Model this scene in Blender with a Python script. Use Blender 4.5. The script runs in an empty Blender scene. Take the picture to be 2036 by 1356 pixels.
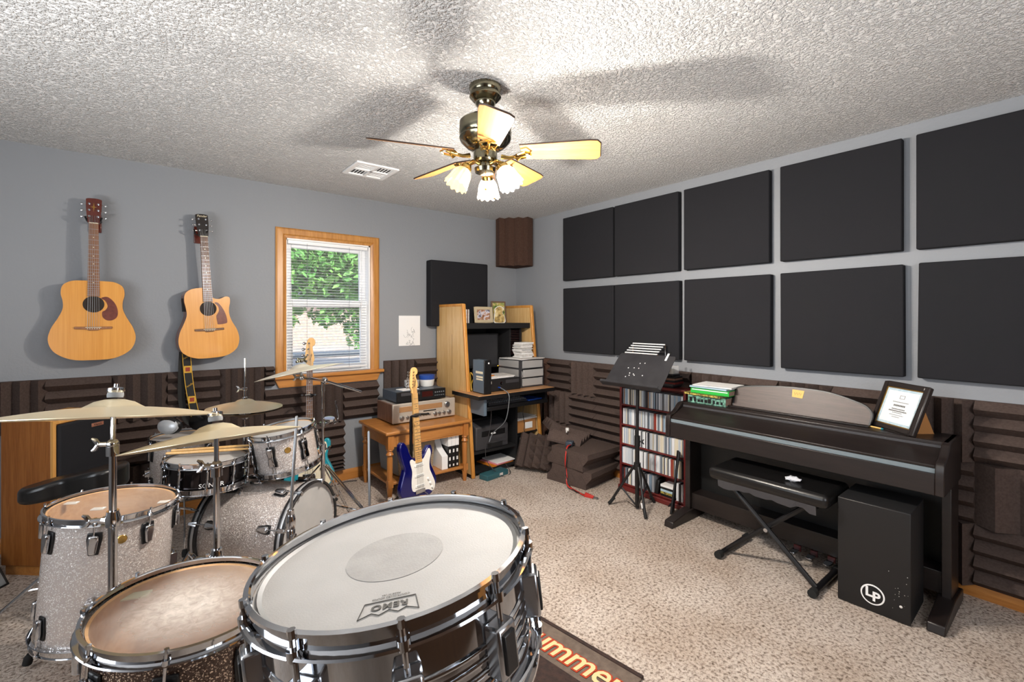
import bpy, bmesh, math, random
from mathutils import Matrix, Vector
random.seed(7)
PI = math.pi
S = bpy.context.scene
COL = S.collection

# ---------------------------------------------------------------- camera, world, light, exposure
YAW = math.radians(38.5)
cam_data = bpy.data.cameras.new('camera')
cam_data.sensor_width = 36.0
cam_data.lens = 923.0 / 2036.0 * 36.0
cam_data.shift_y = -45.0 / 2036.0
cam_data.clip_start = 0.02
cam = bpy.data.objects.new('camera', cam_data)
COL.objects.link(cam)
cam.location = (0, 0, 1.38)
cam.rotation_euler = (PI / 2, 0, -YAW)
S.camera = cam

world = bpy.data.worlds.new('sky')
S.world = world
world.use_nodes = True
_nt = world.node_tree
_bg = _nt.nodes['Background']
_sky = _nt.nodes.new('ShaderNodeTexSky')
_sky.sky_type = 'NISHITA'
_sky.sun_disc = False
_sky.sun_elevation = math.radians(55)
_sky.sun_rotation = math.radians(200)
_nt.links.new(_sky.outputs[0], _bg.inputs[0])
_bg.inputs[1].default_value = 0.22


def lamp(name, kind, loc, energy, color=(1, 1, 1), rot=(0, 0, 0), size=None, size_y=None, radius=None, angle=None):
    d = bpy.data.lights.new(name, kind)
    d.energy = energy
    d.color = color
    if kind == 'AREA':
        d.shape = 'RECTANGLE'
        d.size = size
        d.size_y = size_y
    if radius is not None:
        d.shadow_soft_size = radius
    if angle is not None:
        d.angle = angle
    o = bpy.data.objects.new(name, d)
    o.location = loc
    o.rotation_euler = rot
    COL.objects.link(o)
    return o


lamp('sun', 'SUN', (0, -5, 8), 3.6, (1, 0.95, 0.86), (math.radians(38), 0, math.radians(25)), angle=0.01)
# area lights for daylight from assumed, unbuilt windows behind and left of the camera
lamp('daylight_rear_window', 'AREA', (1.4, -1.12, 1.5), 24, (0.90, 0.95, 1.0), (PI / 2, 0, math.radians(-28)), 1.8, 1.2)
lamp('daylight_side_window', 'AREA', (-1.52, 1.5, 1.4), 15, (0.86, 0.93, 1.0), (PI / 2, 0, -PI / 2), 1.4, 1.2)
# added fill light, out of view on the left, brightening the ceiling
lamp('ceiling_fill', 'AREA', (-1.0, 1.1, 0.95), 30, (1.0, 0.98, 0.95), (PI, 0, 0), 0.5, 0.5)

S.view_settings.view_transform = 'Standard'
S.view_settings.look = 'None'
S.view_settings.gamma = 1
S.view_settings.use_curve_mapping = False
S.view_settings.exposure = 1.0
S.cycles.use_denoising = True
S.cycles.max_bounces = 8
S.cycles.diffuse_bounces = 4
S.cycles.glossy_bounces = 4
S.cycles.transparent_max_bounces = 12
S.cycles.caustics_reflective = False
S.cycles.caustics_refractive = False
S.cycles.sample_clamp_indirect = 6


# ---------------------------------------------------------------- helpers
def lin(h):
    h = h.lstrip('#')
    out = []
    for i in (0, 2, 4):
        c = int(h[i:i + 2], 16) / 255
        out.append(c / 12.92 if c <= 0.04045 else ((c + 0.055) / 1.055) ** 2.4)
    return (*out, 1.0)


class MB:
    """collects shapes, then links them as one mesh object"""

    def __init__(s):
        s.v = []
        s.f = []

    def add(s, vs, fs, M=None):
        o = len(s.v)
        for p in vs:
            s.v.append(tuple(M @ Vector(p)) if M is not None else tuple(p))
        for f in fs:
            s.f.append(tuple(i + o for i in f))
        return s

    def box(s, x0, x1, y0, y1, z0, z1, M=None):
        vs = [(x0, y0, z0), (x1, y0, z0), (x1, y1, z0), (x0, y1, z0), (x0, y0, z1), (x1, y0, z1), (x1, y1, z1), (x0, y1, z1)]
        return s.add(vs, [(3, 2, 1, 0), (4, 5, 6, 7), (0, 1, 5, 4), (1, 2, 6, 5), (2, 3, 7, 6), (3, 0, 4, 7)], M)

    def hexa(s, b, t, M=None):
        """b, t: four corners each"""
        return s.add(list(b) + list(t), [(3, 2, 1, 0), (4, 5, 6, 7), (0, 1, 5, 4), (1, 2, 6, 5), (2, 3, 7, 6), (3, 0, 4, 7)], M)

    def prism(s, poly, z0, z1, M=None):
        n = len(poly)
        vs = [(p[0], p[1], z0) for p in poly] + [(p[0], p[1], z1) for p in poly]
        fs = [tuple(range(n - 1, -1, -1)), tuple(range(n, 2 * n))]
        fs += [(i, (i + 1) % n, n + (i + 1) % n, n + i) for i in range(n)]
        return s.add(vs, fs, M)

    def tube(s, pts, r, n=8, closed=False, M=None):
        P = [Vector(p) for p in pts]
        m = len(P)
        rs = r if isinstance(r, (list, tuple)) else [r] * m
        T = []
        for i in range(m):
            if closed:
                t = P[(i + 1) % m] - P[i - 1]
            else:
                t = P[min(i + 1, m - 1)] - P[max(i - 1, 0)]
            T.append(t.normalized() if t.length > 1e-9 else Vector((0, 0, 1)))
        a = Vector((0, 0, 1)) if abs(T[0].z) < 0.9 else Vector((1, 0, 0))
        u = T[0].cross(a).normalized()
        vs = []
        for i in range(m):
            if i:
                u = (u - T[i] * u.dot(T[i]))
                u = u.normalized() if u.length > 1e-6 else T[i].cross(Vector((0, 1, 0.1))).normalized()
            w = T[i].cross(u)
            for k in range(n):
                g = 2 * PI * k / n
                vs.append(P[i] + (u * math.cos(g) + w * math.sin(g)) * rs[i])
        fs = []
        for i in range(m if closed else m - 1):
            j = (i + 1) % m
            for k in range(n):
                l = (k + 1) % n
                fs.append((i * n + k, i * n + l, j * n + l, j * n + k))
        if not closed:
            fs.append(tuple(range(n - 1, -1, -1)))
            fs.append(tuple((m - 1) * n + k for k in range(n)))
        return s.add(vs, fs, M)

    def cyl(s, p0, p1, r0, r1=None, n=12, M=None):
        return s.tube([p0, p1], [r0, r0 if r1 is None else r1], n, False, M)

    def lathe(s, prof, n=32, M=None, closed=False, a0=0.0, a1=2 * PI, fn=None):
        full = abs(a1 - a0 - 2 * PI) < 1e-6
        st = n if full else n + 1
        vs = []
        idx = []
        for k in range(st):
            g = a0 + (a1 - a0) * k / n
            row = []
            for (r, z) in prof:
                if fn:
                    r, z = fn(r, z, g)
                row.append(len(vs))
                vs.append((r * math.cos(g), r * math.sin(g), z))
            idx.append(row)
        fs = []
        m = len(prof)
        for k in range(n):
            A = idx[k]
            B = idx[(k + 1) % st]
            for i in range(m if closed else m - 1):
                j = (i + 1) % m
                r0, r1 = prof[i][0], prof[j][0]
                if r0 < 1e-6 and r1 < 1e-6:
                    continue
                if r0 < 1e-6:
                    fs.append((A[i], B[j], A[j]))
                elif r1 < 1e-6:
                    fs.append((A[i], B[i], A[j]))
                else:
                    fs.append((A[i], B[i], B[j], A[j]))
        return s.add(vs, fs, M)

    def ball(s, c, r, n=12, sc=(1, 1, 1)):
        prof = [(r * math.sin(PI * i / (n // 2 + 2)), -r * math.cos(PI * i / (n // 2 + 2))) for i in range(n // 2 + 3)]
        prof[0] = (0, -r)
        prof[-1] = (0, r)
        M = Matrix.Translation(c) @ Matrix.Diagonal((*sc, 1))
        return s.lathe(prof, n, M)

    def build(s, name, mat, parent=None, bevel=0, smooth=35, M=None, seg=2):
        me = bpy.data.meshes.new(name)
        me.from_pydata([tuple(v) for v in s.v], [], s.f)
        bm = bmesh.new()
        bm.from_mesh(me)
        bmesh.ops.remove_doubles(bm, verts=bm.verts, dist=1e-6)
        bmesh.ops.recalc_face_normals(bm, faces=bm.faces)
        bm.to_mesh(me)
        bm.free()
        if smooth:
            me.shade_smooth()
            me.set_sharp_from_angle(angle=math.radians(smooth))
        if mat:
            me.materials.append(mat)
        o = bpy.data.objects.new(name, me)
        COL.objects.link(o)
        if parent:
            o.parent = parent
        if M is not None:
            o.matrix_local = M
        if bevel:
            b = o.modifiers.new('edge', 'BEVEL')
            b.width = bevel
            b.segments = seg
            b.limit_method = 'ANGLE'
            b.angle_limit = math.radians(40)
        return o


def tag(o, label=None, cat=None, group=None, kind=None):
    if label:
        o['label'] = label
    if cat:
        o['category'] = cat
    if group:
        o['group'] = group
    if kind:
        o['kind'] = kind
    return o


def thing(name, label, cat, loc=(0, 0, 0), rz=0, group=None, rot=None):
    o = bpy.data.objects.new(name, None)
    o.empty_display_size = 0.05
    COL.objects.link(o)
    o.location = loc
    o.rotation_euler = rot if rot is not None else (0, 0, rz)
    return tag(o, label, cat, group)


def struct(o):
    o['kind'] = 'structure'
    return o


def children(o):
    return [c for c in bpy.data.objects if c.parent == o]


def dup(o, parent=None):
    c = o.copy()
    COL.objects.link(c)
    if parent is not None:
        c.parent = parent
    for ch in children(o):
        dup(ch, c)
    return c


def crom(pts, n=6, closed=True):
    out = []
    m = len(pts)
    P = [Vector(p) for p in pts]
    rng = range(m) if closed else range(m - 1)
    for i in rng:
        if closed:
            a, b, c, d = P[i - 1], P[i], P[(i + 1) % m], P[(i + 2) % m]
        else:
            a, b, c, d = P[max(i - 1, 0)], P[i], P[i + 1], P[min(i + 2, m - 1)]
        for k in range(n):
            t = k / n
            out.append(0.5 * ((2 * b) + (c - a) * t + (2 * a - 5 * b + 4 * c - d) * t * t + (3 * b - a - 3 * c + d) * t ** 3))
    if not closed:
        out.append(P[-1])
    return out


def aim(n):
    """rotation taking +Z to n"""
    return Vector((0, 0, 1)).rotation_difference(Vector(n).normalized()).to_matrix().to_4x4()


T = Matrix.Translation
RX = lambda a: Matrix.Rotation(a, 4, 'X')
RY = lambda a: Matrix.Rotation(a, 4, 'Y')
RZ = lambda a: Matrix.Rotation(a, 4, 'Z')
XZ = Matrix(((1, 0, 0, 0), (0, 0, 1, 0), (0, 1, 0, 0), (0, 0, 0, 1)))    # a drawing (x, up) with depth along +y
YZ = Matrix(((0, 0, 1, 0), (1, 0, 0, 0), (0, 1, 0, 0), (0, 0, 0, 1)))    # a drawing (y, up) with depth along +x
FACE_MX = Matrix(((0, 0, -1, 0), (-1, 0, 0, 0), (0, 1, 0, 0), (0, 0, 0, 1)))   # writing that faces -x
FACE_MY = Matrix(((1, 0, 0, 0), (0, 0, -1, 0), (0, 1, 0, 0), (0, 0, 0, 1)))    # writing that faces -y


def text(name, body, size, mat, parent, M, extrude=0.0004, shear=0.0, offset=0.0, space=1.0):
    c = bpy.data.curves.new(name, 'FONT')
    c.body = body
    c.size = size
    c.align_x = 'CENTER'
    c.align_y = 'CENTER'
    c.extrude = extrude
    c.shear = shear
    c.offset = offset
    c.space_character = space
    c.resolution_u = 3
    tmp = bpy.data.objects.new(name + '_curve', c)
    COL.objects.link(tmp)
    bpy.context.view_layer.update()
    me = bpy.data.meshes.new_from_object(tmp.evaluated_get(bpy.context.evaluated_depsgraph_get()))
    bpy.data.objects.remove(tmp)
    bpy.data.curves.remove(c)
    me.name = name
    me.materials.clear()
    me.materials.append(mat)
    o = bpy.data.objects.new(name, me)
    COL.objects.link(o)
    o.parent = parent
    o.matrix_local = M
    return o


# ---------------------------------------------------------------- materials
def principled(name):
    m = bpy.data.materials.new(name)
    m.use_nodes = True
    nt = m.node_tree
    return m, nt, nt.nodes['Principled BSDF']


def coord(nt, scale=(1, 1, 1), out='Object'):
    tc = nt.nodes.new('ShaderNodeTexCoord')
    mp = nt.nodes.new('ShaderNodeMapping')
    mp.inputs['Scale'].default_value = scale
    nt.links.new(tc.outputs[out], mp.inputs[0])
    return mp.outputs[0]


def noise(nt, vec, scale, detail=3, rough=0.5, dist=0):
    n = nt.nodes.new('ShaderNodeTexNoise')
    n.inputs['Scale'].default_value = scale
    n.inputs['Detail'].default_value = detail
    n.inputs['Roughness'].default_value = rough
    n.inputs['Distortion'].default_value = dist
    nt.links.new(vec, n.inputs['Vector'])
    return n.outputs[0]


def ramp(nt, fac, stops):
    r = nt.nodes.new('ShaderNodeValToRGB')
    e = r.color_ramp.elements
    while len(e) < len(stops):
        e.new(0.5)
    for i, (p, c) in enumerate(stops):
        e[i].position = p
        e[i].color = lin(c) if isinstance(c, str) else c
    nt.links.new(fac, r.inputs[0])
    return r.outputs[0]


def bump(nt, b, height, strength, dist=0.01):
    n = nt.nodes.new('ShaderNodeBump')
    n.inputs['Strength'].default_value = strength
    n.inputs['Distance'].default_value = dist
    nt.links.new(height, n.inputs['Height'])
    nt.links.new(n.outputs[0], b.inputs['Normal'])


def mat(name, hx, rough=0.5, metal=0.0, var=None, bmp=None, coat=0.0, spec=None):
    m, nt, b = principled(name)
    b.inputs['Base Color'].default_value = lin(hx)
    b.inputs['Roughness'].default_value = rough
    b.inputs['Metallic'].default_value = metal
    if coat:
        b.inputs['Coat Weight'].default_value = coat
        b.inputs['Coat Roughness'].default_value = 0.08
    if spec is not None:
        b.inputs['Specular IOR Level'].default_value = spec
    if var or bmp:
        v = coord(nt)
    if var:
        sc, h2 = var
        nt.links.new(ramp(nt, noise(nt, v, sc, 4), [(0.35, hx), (0.65, h2)]), b.inputs['Base Color'])
    if bmp:
        sc, st = bmp
        bump(nt, b, noise(nt, v, sc, 3), st, 0.003)
    return m


def wood(name, a, c, grain='z', rough=0.4, scale=22, coat=0.0, stretch=0.05):
    m, nt, b = principled(name)
    sc = {'x': (stretch, 1, 1), 'y': (1, stretch, 1), 'z': (1, 1, stretch)}[grain]
    v = coord(nt, sc)
    f = noise(nt, v, scale, 5, 0.6, 0.8)
    g = noise(nt, v, scale * 6, 3, 0.6, 0.2)
    mx = nt.nodes.new('ShaderNodeMath')
    mx.operation = 'MULTIPLY_ADD'
    mx.inputs[1].default_value = 0.45
    nt.links.new(g, mx.inputs[0])
    hf = nt.nodes.new('ShaderNodeMath')
    hf.operation = 'MULTIPLY'
    hf.inputs[1].default_value = 0.6
    nt.links.new(f, hf.inputs[0])
    nt.links.new(hf.outputs[0], mx.inputs[2])
    nt.links.new(ramp(nt, mx.outputs[0], [(0.36, a), (0.64, c)]), b.inputs['Base Color'])
    b.inputs['Roughness'].default_value = rough
    if coat:
        b.inputs['Coat Weight'].default_value = coat
        b.inputs['Coat Roughness'].default_value = 0.1
    bump(nt, b, g, 0.08, 0.002)
    return m


def sparkle(name, base, fleck, scale=170, rough=0.25):
    m, nt, b = principled(name)
    v = coord(nt)
    vo = nt.nodes.new('ShaderNodeTexVoronoi')
    vo.inputs['Scale'].default_value = scale
    nt.links.new(v, vo.inputs['Vector'])
    sep = nt.nodes.new('ShaderNodeSeparateColor')
    nt.links.new(vo.outputs['Color'], sep.inputs[0])
    nt.links.new(ramp(nt, sep.outputs[0], [(0.0, base), (0.78, base), (0.97, fleck)]), b.inputs['Base Color'])
    geo = nt.nodes.new('ShaderNodeNewGeometry')
    sub = nt.nodes.new('ShaderNodeVectorMath')
    sub.operation = 'SUBTRACT'
    sub.inputs[1].default_value = (0.5, 0.5, 0.5)
    nt.links.new(vo.outputs['Color'], sub.inputs[0])
    ml = nt.nodes.new('ShaderNodeVectorMath')
    ml.operation = 'MULTIPLY_ADD'
    ml.inputs[1].default_value = (0.42, 0.42, 0.42)
    nt.links.new(sub.outputs[0], ml.inputs[0])
    nt.links.new(geo.outputs['Normal'], ml.inputs[2])
    nr = nt.nodes.new('ShaderNodeVectorMath')
    nr.operation = 'NORMALIZE'
    nt.links.new(ml.outputs[0], nr.inputs[0])
    nt.links.new(nr.outputs[0], b.inputs['Normal'])
    b.inputs['Metallic'].default_value = 0.35
    b.inputs['Roughness'].default_value = rough
    b.inputs['Coat Weight'].default_value = 0.4
    b.inputs['Coat Roughness'].default_value = 0.05
    return m


def clear_head(name, haze, patch):
    """clear plastic film: see-through, with a worn whitish patch in the middle"""
    m, nt, b = principled(name)
    b.inputs['Base Color'].default_value = lin('d8d0c8')
    b.inputs['Roughness'].default_value = 0.25
    tr = nt.nodes.new('ShaderNodeBsdfTransparent')
    tr.inputs[0].default_value = (0.97, 0.95, 0.92, 1)
    mix = nt.nodes.new('ShaderNodeMixShader')
    v = coord(nt, (1, 1, 0))
    ln = nt.nodes.new('ShaderNodeVectorMath')
    ln.operation = 'LENGTH'
    nt.links.new(v, ln.inputs[0])
    nz = noise(nt, coord(nt, (1, 1, 1)), 45, 5, 0.7, 1.0)
    r = nt.nodes.new('ShaderNodeMapRange')
    r.inputs['From Min'].default_value = 0.03
    r.inputs['From Max'].default_value = 0.15
    r.inputs['To Min'].default_value = patch
    r.inputs['To Max'].default_value = 0.0
    nt.links.new(ln.outputs['Value'], r.inputs['Value'])
    mu = nt.nodes.new('ShaderNodeMath')
    mu.operation = 'MULTIPLY_ADD'
    mu.inputs[2].default_value = haze
    nt.links.new(r.outputs[0], mu.inputs[0])
    nt.links.new(nz, mu.inputs[1])
    nt.links.new(mu.outputs[0], mix.inputs[0])
    nt.links.new(tr.outputs[0], mix.inputs[1])
    nt.links.new(b.outputs[0], mix.inputs[2])
    out = nt.nodes['Material Output']
    nt.links.new(mix.outputs[0], out.inputs[0])
    return m


def see_through(name, hx, alpha, rough=0.1):
    m, nt, b = principled(name)
    b.inputs['Base Color'].default_value = lin(hx)
    b.inputs['Roughness'].default_value = rough
    b.inputs['Alpha'].default_value = alpha
    return m


def lit_glass(name, hx, strength, clear):
    m, nt, b = principled(name)
    b.inputs['Base Color'].default_value = lin(hx)
    b.inputs['Roughness'].default_value = 0.2
    b.inputs['Emission Color'].default_value = lin(hx)
    b.inputs['Emission Strength'].default_value = strength
    tr = nt.nodes.new('ShaderNodeBsdfTransparent')
    mix = nt.nodes.new('ShaderNodeMixShader')
    mix.inputs[0].default_value = 1 - clear
    nt.links.new(tr.outputs[0], mix.inputs[1])
    nt.links.new(b.outputs[0], mix.inputs[2])
    nt.links.new(mix.outputs[0], nt.nodes['Material Output'].inputs[0])
    return m


def carpet_mat():
    m, nt, b = principled('carpet')
    v = coord(nt)
    vo = nt.nodes.new('ShaderNodeTexVoronoi')
    vo.inputs['Scale'].default_value = 95
    vo.inputs['Randomness'].default_value = 1.0
    nt.links.new(v, vo.inputs['Vector'])
    n1 = noise(nt, v, 75, 4, 0.65, 0.4)
    col = ramp(nt, n1, [(0.34, '74665c'), (0.43, 'ab9d92'), (0.53, 'cfc2b7'), (0.7, 'ddd2c8')])
    big = ramp(nt, noise(nt, v, 2.2, 3), [(0.35, 'e6e0da'), (0.65, 'ffffff')])
    mx = nt.nodes.new('ShaderNodeMix')
    mx.data_type = 'RGBA'
    mx.blend_type = 'MULTIPLY'
    mx.inputs[0].default_value = 1
    nt.links.new(col, mx.inputs[6])
    nt.links.new(big, mx.inputs[7])
    nt.links.new(mx.outputs[2], b.inputs['Base Color'])
    b.inputs['Roughness'].default_value = 0.95
    b.inputs['Specular IOR Level'].default_value = 0.1
    bump(nt, b, n1, 0.9, 0.012)
    return m


def popcorn_mat():
    m, nt, b = principled('popcorn_plaster')
    v = coord(nt)
    b.inputs['Base Color'].default_value = lin('e4e3e2')
    b.inputs['Roughness'].default_value = 0.9
    n1 = noise(nt, v, 85, 3, 0.55, 0.3)
    h = ramp(nt, n1, [(0.42, '000000'), (0.66, 'ffffff')])
    bump(nt, b, h, 1.0, 0.012)
    return m


def plaster_mat():
    m, nt, b = principled('grey_wall_paint')
    v = coord(nt)
    b.inputs['Base Color'].default_value = lin('8b8e93')
    b.inputs['Roughness'].default_value = 0.6
    bump(nt, b, noise(nt, v, 60, 3, 0.5), 0.22, 0.006)
    return m


K = {}
K['carpet'] = carpet_mat()
K['popcorn'] = popcorn_mat()
K['paint'] = plaster_mat()
K['oak'] = wood('honey_oak_trim', 'a56a2c', 'c98f4a', 'z', 0.35, 20, 0.2)
K['oakx'] = wood('honey_oak_trim_flat', 'a0622a', 'c48542', 'x', 0.35, 20, 0.2)
K['oaky'] = wood('honey_oak_trim_long', 'a0622a', 'c48542', 'y', 0.35, 20, 0.2)
K['desk_oak'] = wood('light_oak_laminate', 'c99a5c', 'e0bd86', 'z', 0.3, 30, 0.3)
K['desk_edge'] = wood('oak_edge_band', 'b9772f', 'd4974c', 'z', 0.35, 26)
K['desk_top'] = wood('oak_desktop', 'a9764a', 'c39265', 'x', 0.35, 26)
K['table'] = wood('maple_table', 'a0652f', 'bd8145', 'x', 0.35, 24, 0.2)
K['table_leg'] = wood('maple_turned', 'a0622b', 'bb7c40', 'z', 0.35, 24, 0.2)
K['spk_wood'] = wood('speaker_oak_veneer', '7d461a', '9f6430', 'z', 0.4, 30)
K['spk_edge'] = wood('speaker_oak_edge', 'c58a44', 'd9a35c', 'z', 0.4, 24)
K['walnut'] = wood('walnut_side', '5a4034', '7e5f4e', 'z', 0.4, 40)
K['piano'] = wood('dark_rosewood', '171211', '231b19', 'y', 0.38, 40, 0.0)
K['piano_rest'] = wood('brown_rosewood', '3f322e', '54453f', 'y', 0.45, 50)
K['piano_black'] = mat('piano_inner_black', '0c0b0a', 0.5)  # plain near-black for the key bed and back board
K['redwood'] = mat('dark_red_stained_wood', '6b2420', 0.4, var=(12, '54191a'))
K['foam'] = mat('charcoal_foam', '574a45', 0.95, bmp=(260, 0.5), var=(90, '4d413c'), spec=0.1)
K['foam_brown'] = mat('brown_foam', '5a463c', 0.95, bmp=(260, 0.5), var=(90, '513a31'), spec=0.1)
K['panel'] = mat('black_panel_cloth', '242427', 0.9, bmp=(500, 0.2), spec=0.15)
K['black'] = mat('black_plastic', '101012', 0.4)
K['black_matte'] = mat('matte_black', '0f0e10', 0.7)
K['black_metal'] = mat('black_metal', '131214', 0.4)
K['dark_grey'] = mat('dark_grey_plastic', '3b3a3d', 0.5)
K['grey'] = mat('grey_plastic', '6f7377', 0.5)
K['bluegrey'] = mat('bluish_grey_metal', '5d6b78', 0.4)
K['white'] = mat('white_plastic', 'e9e8e4', 0.45)
K['paper'] = mat('white_paper', 'eeeceA', 0.8)
K['paper2'] = mat('grey_paper', 'c9c4c0', 0.8, var=(60, 'dcd8d4'))
K['vinyl'] = mat('white_vinyl', 'f2f2f2', 0.4)
K['chrome'] = mat('chrome', 'c4c6ca', 0.07, 1.0)
K['chrome_soft'] = mat('brushed_chrome', 'b9bbbf', 0.22, 1.0)
K['steel'] = mat('satin_steel', 'a6a8ab', 0.35, 1.0)
K['brass'] = mat('polished_brass', 'd9b56a', 0.14, 1.0)
K['antique'] = mat('antique_nickel', '85806c', 0.16, 1.0)
K['blade'] = wood('fan_blade_oak', 'b5763a', 'cf955a', 'x', 0.4, 26)
K['blade_edge'] = mat('dark_blade_edge', '3a2a20', 0.5)
K['bronze'] = mat('cymbal_bronze', 'e2d4b4', 0.38, 0.7, bmp=(140, 0.05))
K['bronze_pale'] = mat('pale_cymbal_bronze', 'dcd6c6', 0.4, 0.65, bmp=(140, 0.05))
K['bronze_dark'] = mat('dark_cymbal_bronze', '7d6a52', 0.3, 1.0)
K['pearl'] = sparkle('silver_sparkle_wrap', 'c3b8b2', 'f6f2ee', 330)
K['rootbeer'] = sparkle('dark_sparkle_wrap', '4a352b', 'f3d9c0', 420)
K['maple'] = wood('maple_ply_inside', 'c99a6a', 'dbb184', 'x', 0.5, 16)
K['maple_r'] = mat('maple_hoop_inside', 'd8b78c', 0.5)
K['black_hoop'] = mat('black_hoop_lacquer', '1c1b1d', 0.25)
K['silver_inlay'] = mat('silver_hoop_inlay', 'b9b9bb', 0.35, 0.6)
K['head_white'] = mat('coated_drumhead', 'b0aeac', 0.6, bmp=(400, 0.15), var=(14, 'aaa8a6'))
K['head_grey'] = mat('worn_coating_dot', 'a4a2a0', 0.65, bmp=(300, 0.2), var=(25, '9a9896'))
K['head_clear'] = clear_head('clear_drumhead', 0.2, 0.2)
K['head_worn'] = clear_head('worn_clear_drumhead', 0.22, 1.1)
K['ink'] = mat('grey_print', '55534f', 0.7)
K['spruce'] = wood('natural_spruce', 'cf8a36', 'dd9c48', 'z', 0.3, 30, 0.15, 0.02)
K['mahogany'] = wood('mahogany_side', '5d2c1c', '7a4029', 'z', 0.3, 20, 0.4)
K['rosewood'] = wood('rosewood_board', '7d4f30', '97653f', 'z', 0.5, 60)
K['dark_fret'] = wood('dark_rosewood_board', '5c3d28', '78543a', 'z', 0.5, 60)
K['head_red'] = wood('mahogany_headstock', '4d1d16', '642a20', 'z', 0.25, 30, 0.4)
K['tortoise'] = mat('tortoise_pickguard', '5f2a20', 0.3, var=(40, '75392b'), coat=0.3)
K['maple_neck'] = wood('maple_neck', 'dfa962', 'edbf7e', 'z', 0.3, 30, 0.3)
K['cream'] = mat('cream_plastic', 'e8dcc0', 0.4)
K['parchment'] = mat('white_pickguard', 'e9e6df', 0.35)
K['blue'] = mat('metallic_blue_lacquer', '0a0d58', 0.12, 0.2, coat=0.6)
K['teal'] = mat('teal_lacquer', '1f8fa0', 0.2, coat=0.5)
K['strap'] = mat('black_strap_web', '1b1a18', 0.8)
K['gold'] = mat('gold_thread', 'c79a2c', 0.7)
K['red_thread'] = mat('rust_thread', '8a2f1c', 0.7)
K['leather'] = mat('black_vinyl', '131212', 0.3, bmp=(180, 0.12))
K['hole'] = mat('dark_cavity', '2b2018', 0.8)
K['glass'] = see_through('window_glass', 'ffffff', 0.05, 0.02)
K['screen'] = mat('dark_screen', '2a2a2d', 0.3)
K['rubber'] = mat('black_rubber', '141414', 0.8)
K['wicker'] = mat('woven_beige', 'a9987e', 0.9, var=(150, '7d6d58'), bmp=(160, 0.8))
K['greycloth'] = mat('grey_fabric', '8b8d90', 0.9)
K['frosted'] = see_through('frosted_drawer_plastic', 'bdbbb9', 0.7, 0.3)
K['clearplastic'] = see_through('clear_plastic', 'f4f4f4', 0.35, 0.05)
K['cardboard'] = mat('cardboard', 'b07a45', 0.8)
K['navy'] = mat('navy_plastic', '20489c', 0.4)
K['green_book'] = mat('green_cover', '25a83c', 0.5)
K['bluebook'] = mat('pale_blue_cover', 'a9c4d2', 0.5)
K['teal_book'] = mat('teal_patterned_cover', '7fb5a0', 0.5, var=(60, '243c30'))
K['yellow_book'] = mat('yellow_patterned_cover', 'c9b557', 0.5, var=(70, '2f2c22'))
K['page_edges'] = mat('page_edges', '9a7a6a', 0.9, var=(120, 'b59a8a'))
K['sticky'] = mat('yellow_note_paper', 'e3b768', 0.7)
K['mat_white'] = mat('certificate_paper', 'e7eaec', 0.5)
K['mat_blue'] = mat('pale_blue_border', 'a8c2cf', 0.5, var=(60, 'c6d6dc'))
K['goldline'] = mat('gold_line', 'b48a48', 0.3, 0.8)
K['red'] = mat('red_insulation', 'b3261c', 0.5)
K['orange'] = mat('orange_folder', 'd9801f', 0.6)
K['pink'] = mat('pink_folder', 'd98a96', 0.6)
K['tealbox'] = mat('teal_binder', '2e5b63', 0.5)
K['rug'] = mat('brown_rug_pile', '6d5f54', 0.95, var=(40, '5c4f46'), bmp=(300, 0.5))
K['rug_dark'] = mat('dark_rug_field', '2a1f1c', 0.95, var=(60, '3d2a24'), bmp=(300, 0.5))
K['rug_cream'] = mat('cream_rug_lettering', 'd8c08e', 0.95)
K['rug_red'] = mat('red_rug_outline', 'a83a1e', 0.95)
K['bark'] = mat('bark', '5a4636', 0.9, bmp=(30, 0.6))
K['leaf'] = mat('green_leaf', '4f8a3a', 0.6, var=(3, '86b85a'))
K['leaf_dark'] = mat('dark_green_leaf', '2e5233', 0.6, var=(3, '4e7a46'))
K['ground'] = mat('pale_concrete', 'b3a698', 0.9, var=(1.2, '9d9084'))
K['fence'] = mat('weathered_rail', '4c5660', 0.8)
K['reflection_panelling'] = wood('dark_reflection_panelling', '3a2618', '4e3522', 'z', 0.5, 14)
K['brick'] = mat('pale_brick', 'b59a8a', 0.9, var=(6, 'c8b0a0'))

# ---------------------------------------------------------------- the room
XL, XR, YF, YB, ZC = -1.6, 3.24, -1.2, 4.0, 2.43
struct(MB().box(XL, XR, YF, YB, -0.08, 0).build('floor', K['carpet'], smooth=0))
struct(MB().box(XL - .15, XR + .15, YF - .15, YB + .15, ZC, ZC + 0.12).build('ceiling', K['popcorn'], smooth=0))
struct(MB().box(XR, XR + .15, YF, YB + .15, -0.08, ZC).build('wall_right', K['paint'], smooth=0))
WX0, WX1, WZ0, WZ1 = 0.885, 1.575, 0.935, 2.02
wb = MB()
wb.box(XL, WX0, YB, YB + .15, -0.08, ZC).box(WX1, XR, YB, YB + .15, -0.08, ZC)
wb.box(WX0, WX1, YB, YB + .15, -0.08, WZ0).box(WX0, WX1, YB, YB + .15, WZ1, ZC)
struct(wb.build('wall_back', K['paint'], smooth=0))
struct(MB().box(XL - .15, XL, YF, YB + .15, -0.08, ZC).build('wall_left', K['paint'], smooth=0))
struct(MB().box(XL - .15, XR + .15, YF - .15, YF, -0.08, ZC).build('wall_front', K['reflection_panelling'], smooth=0))  # unseen wall, made dark so the drum chrome reflects a dark room


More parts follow.
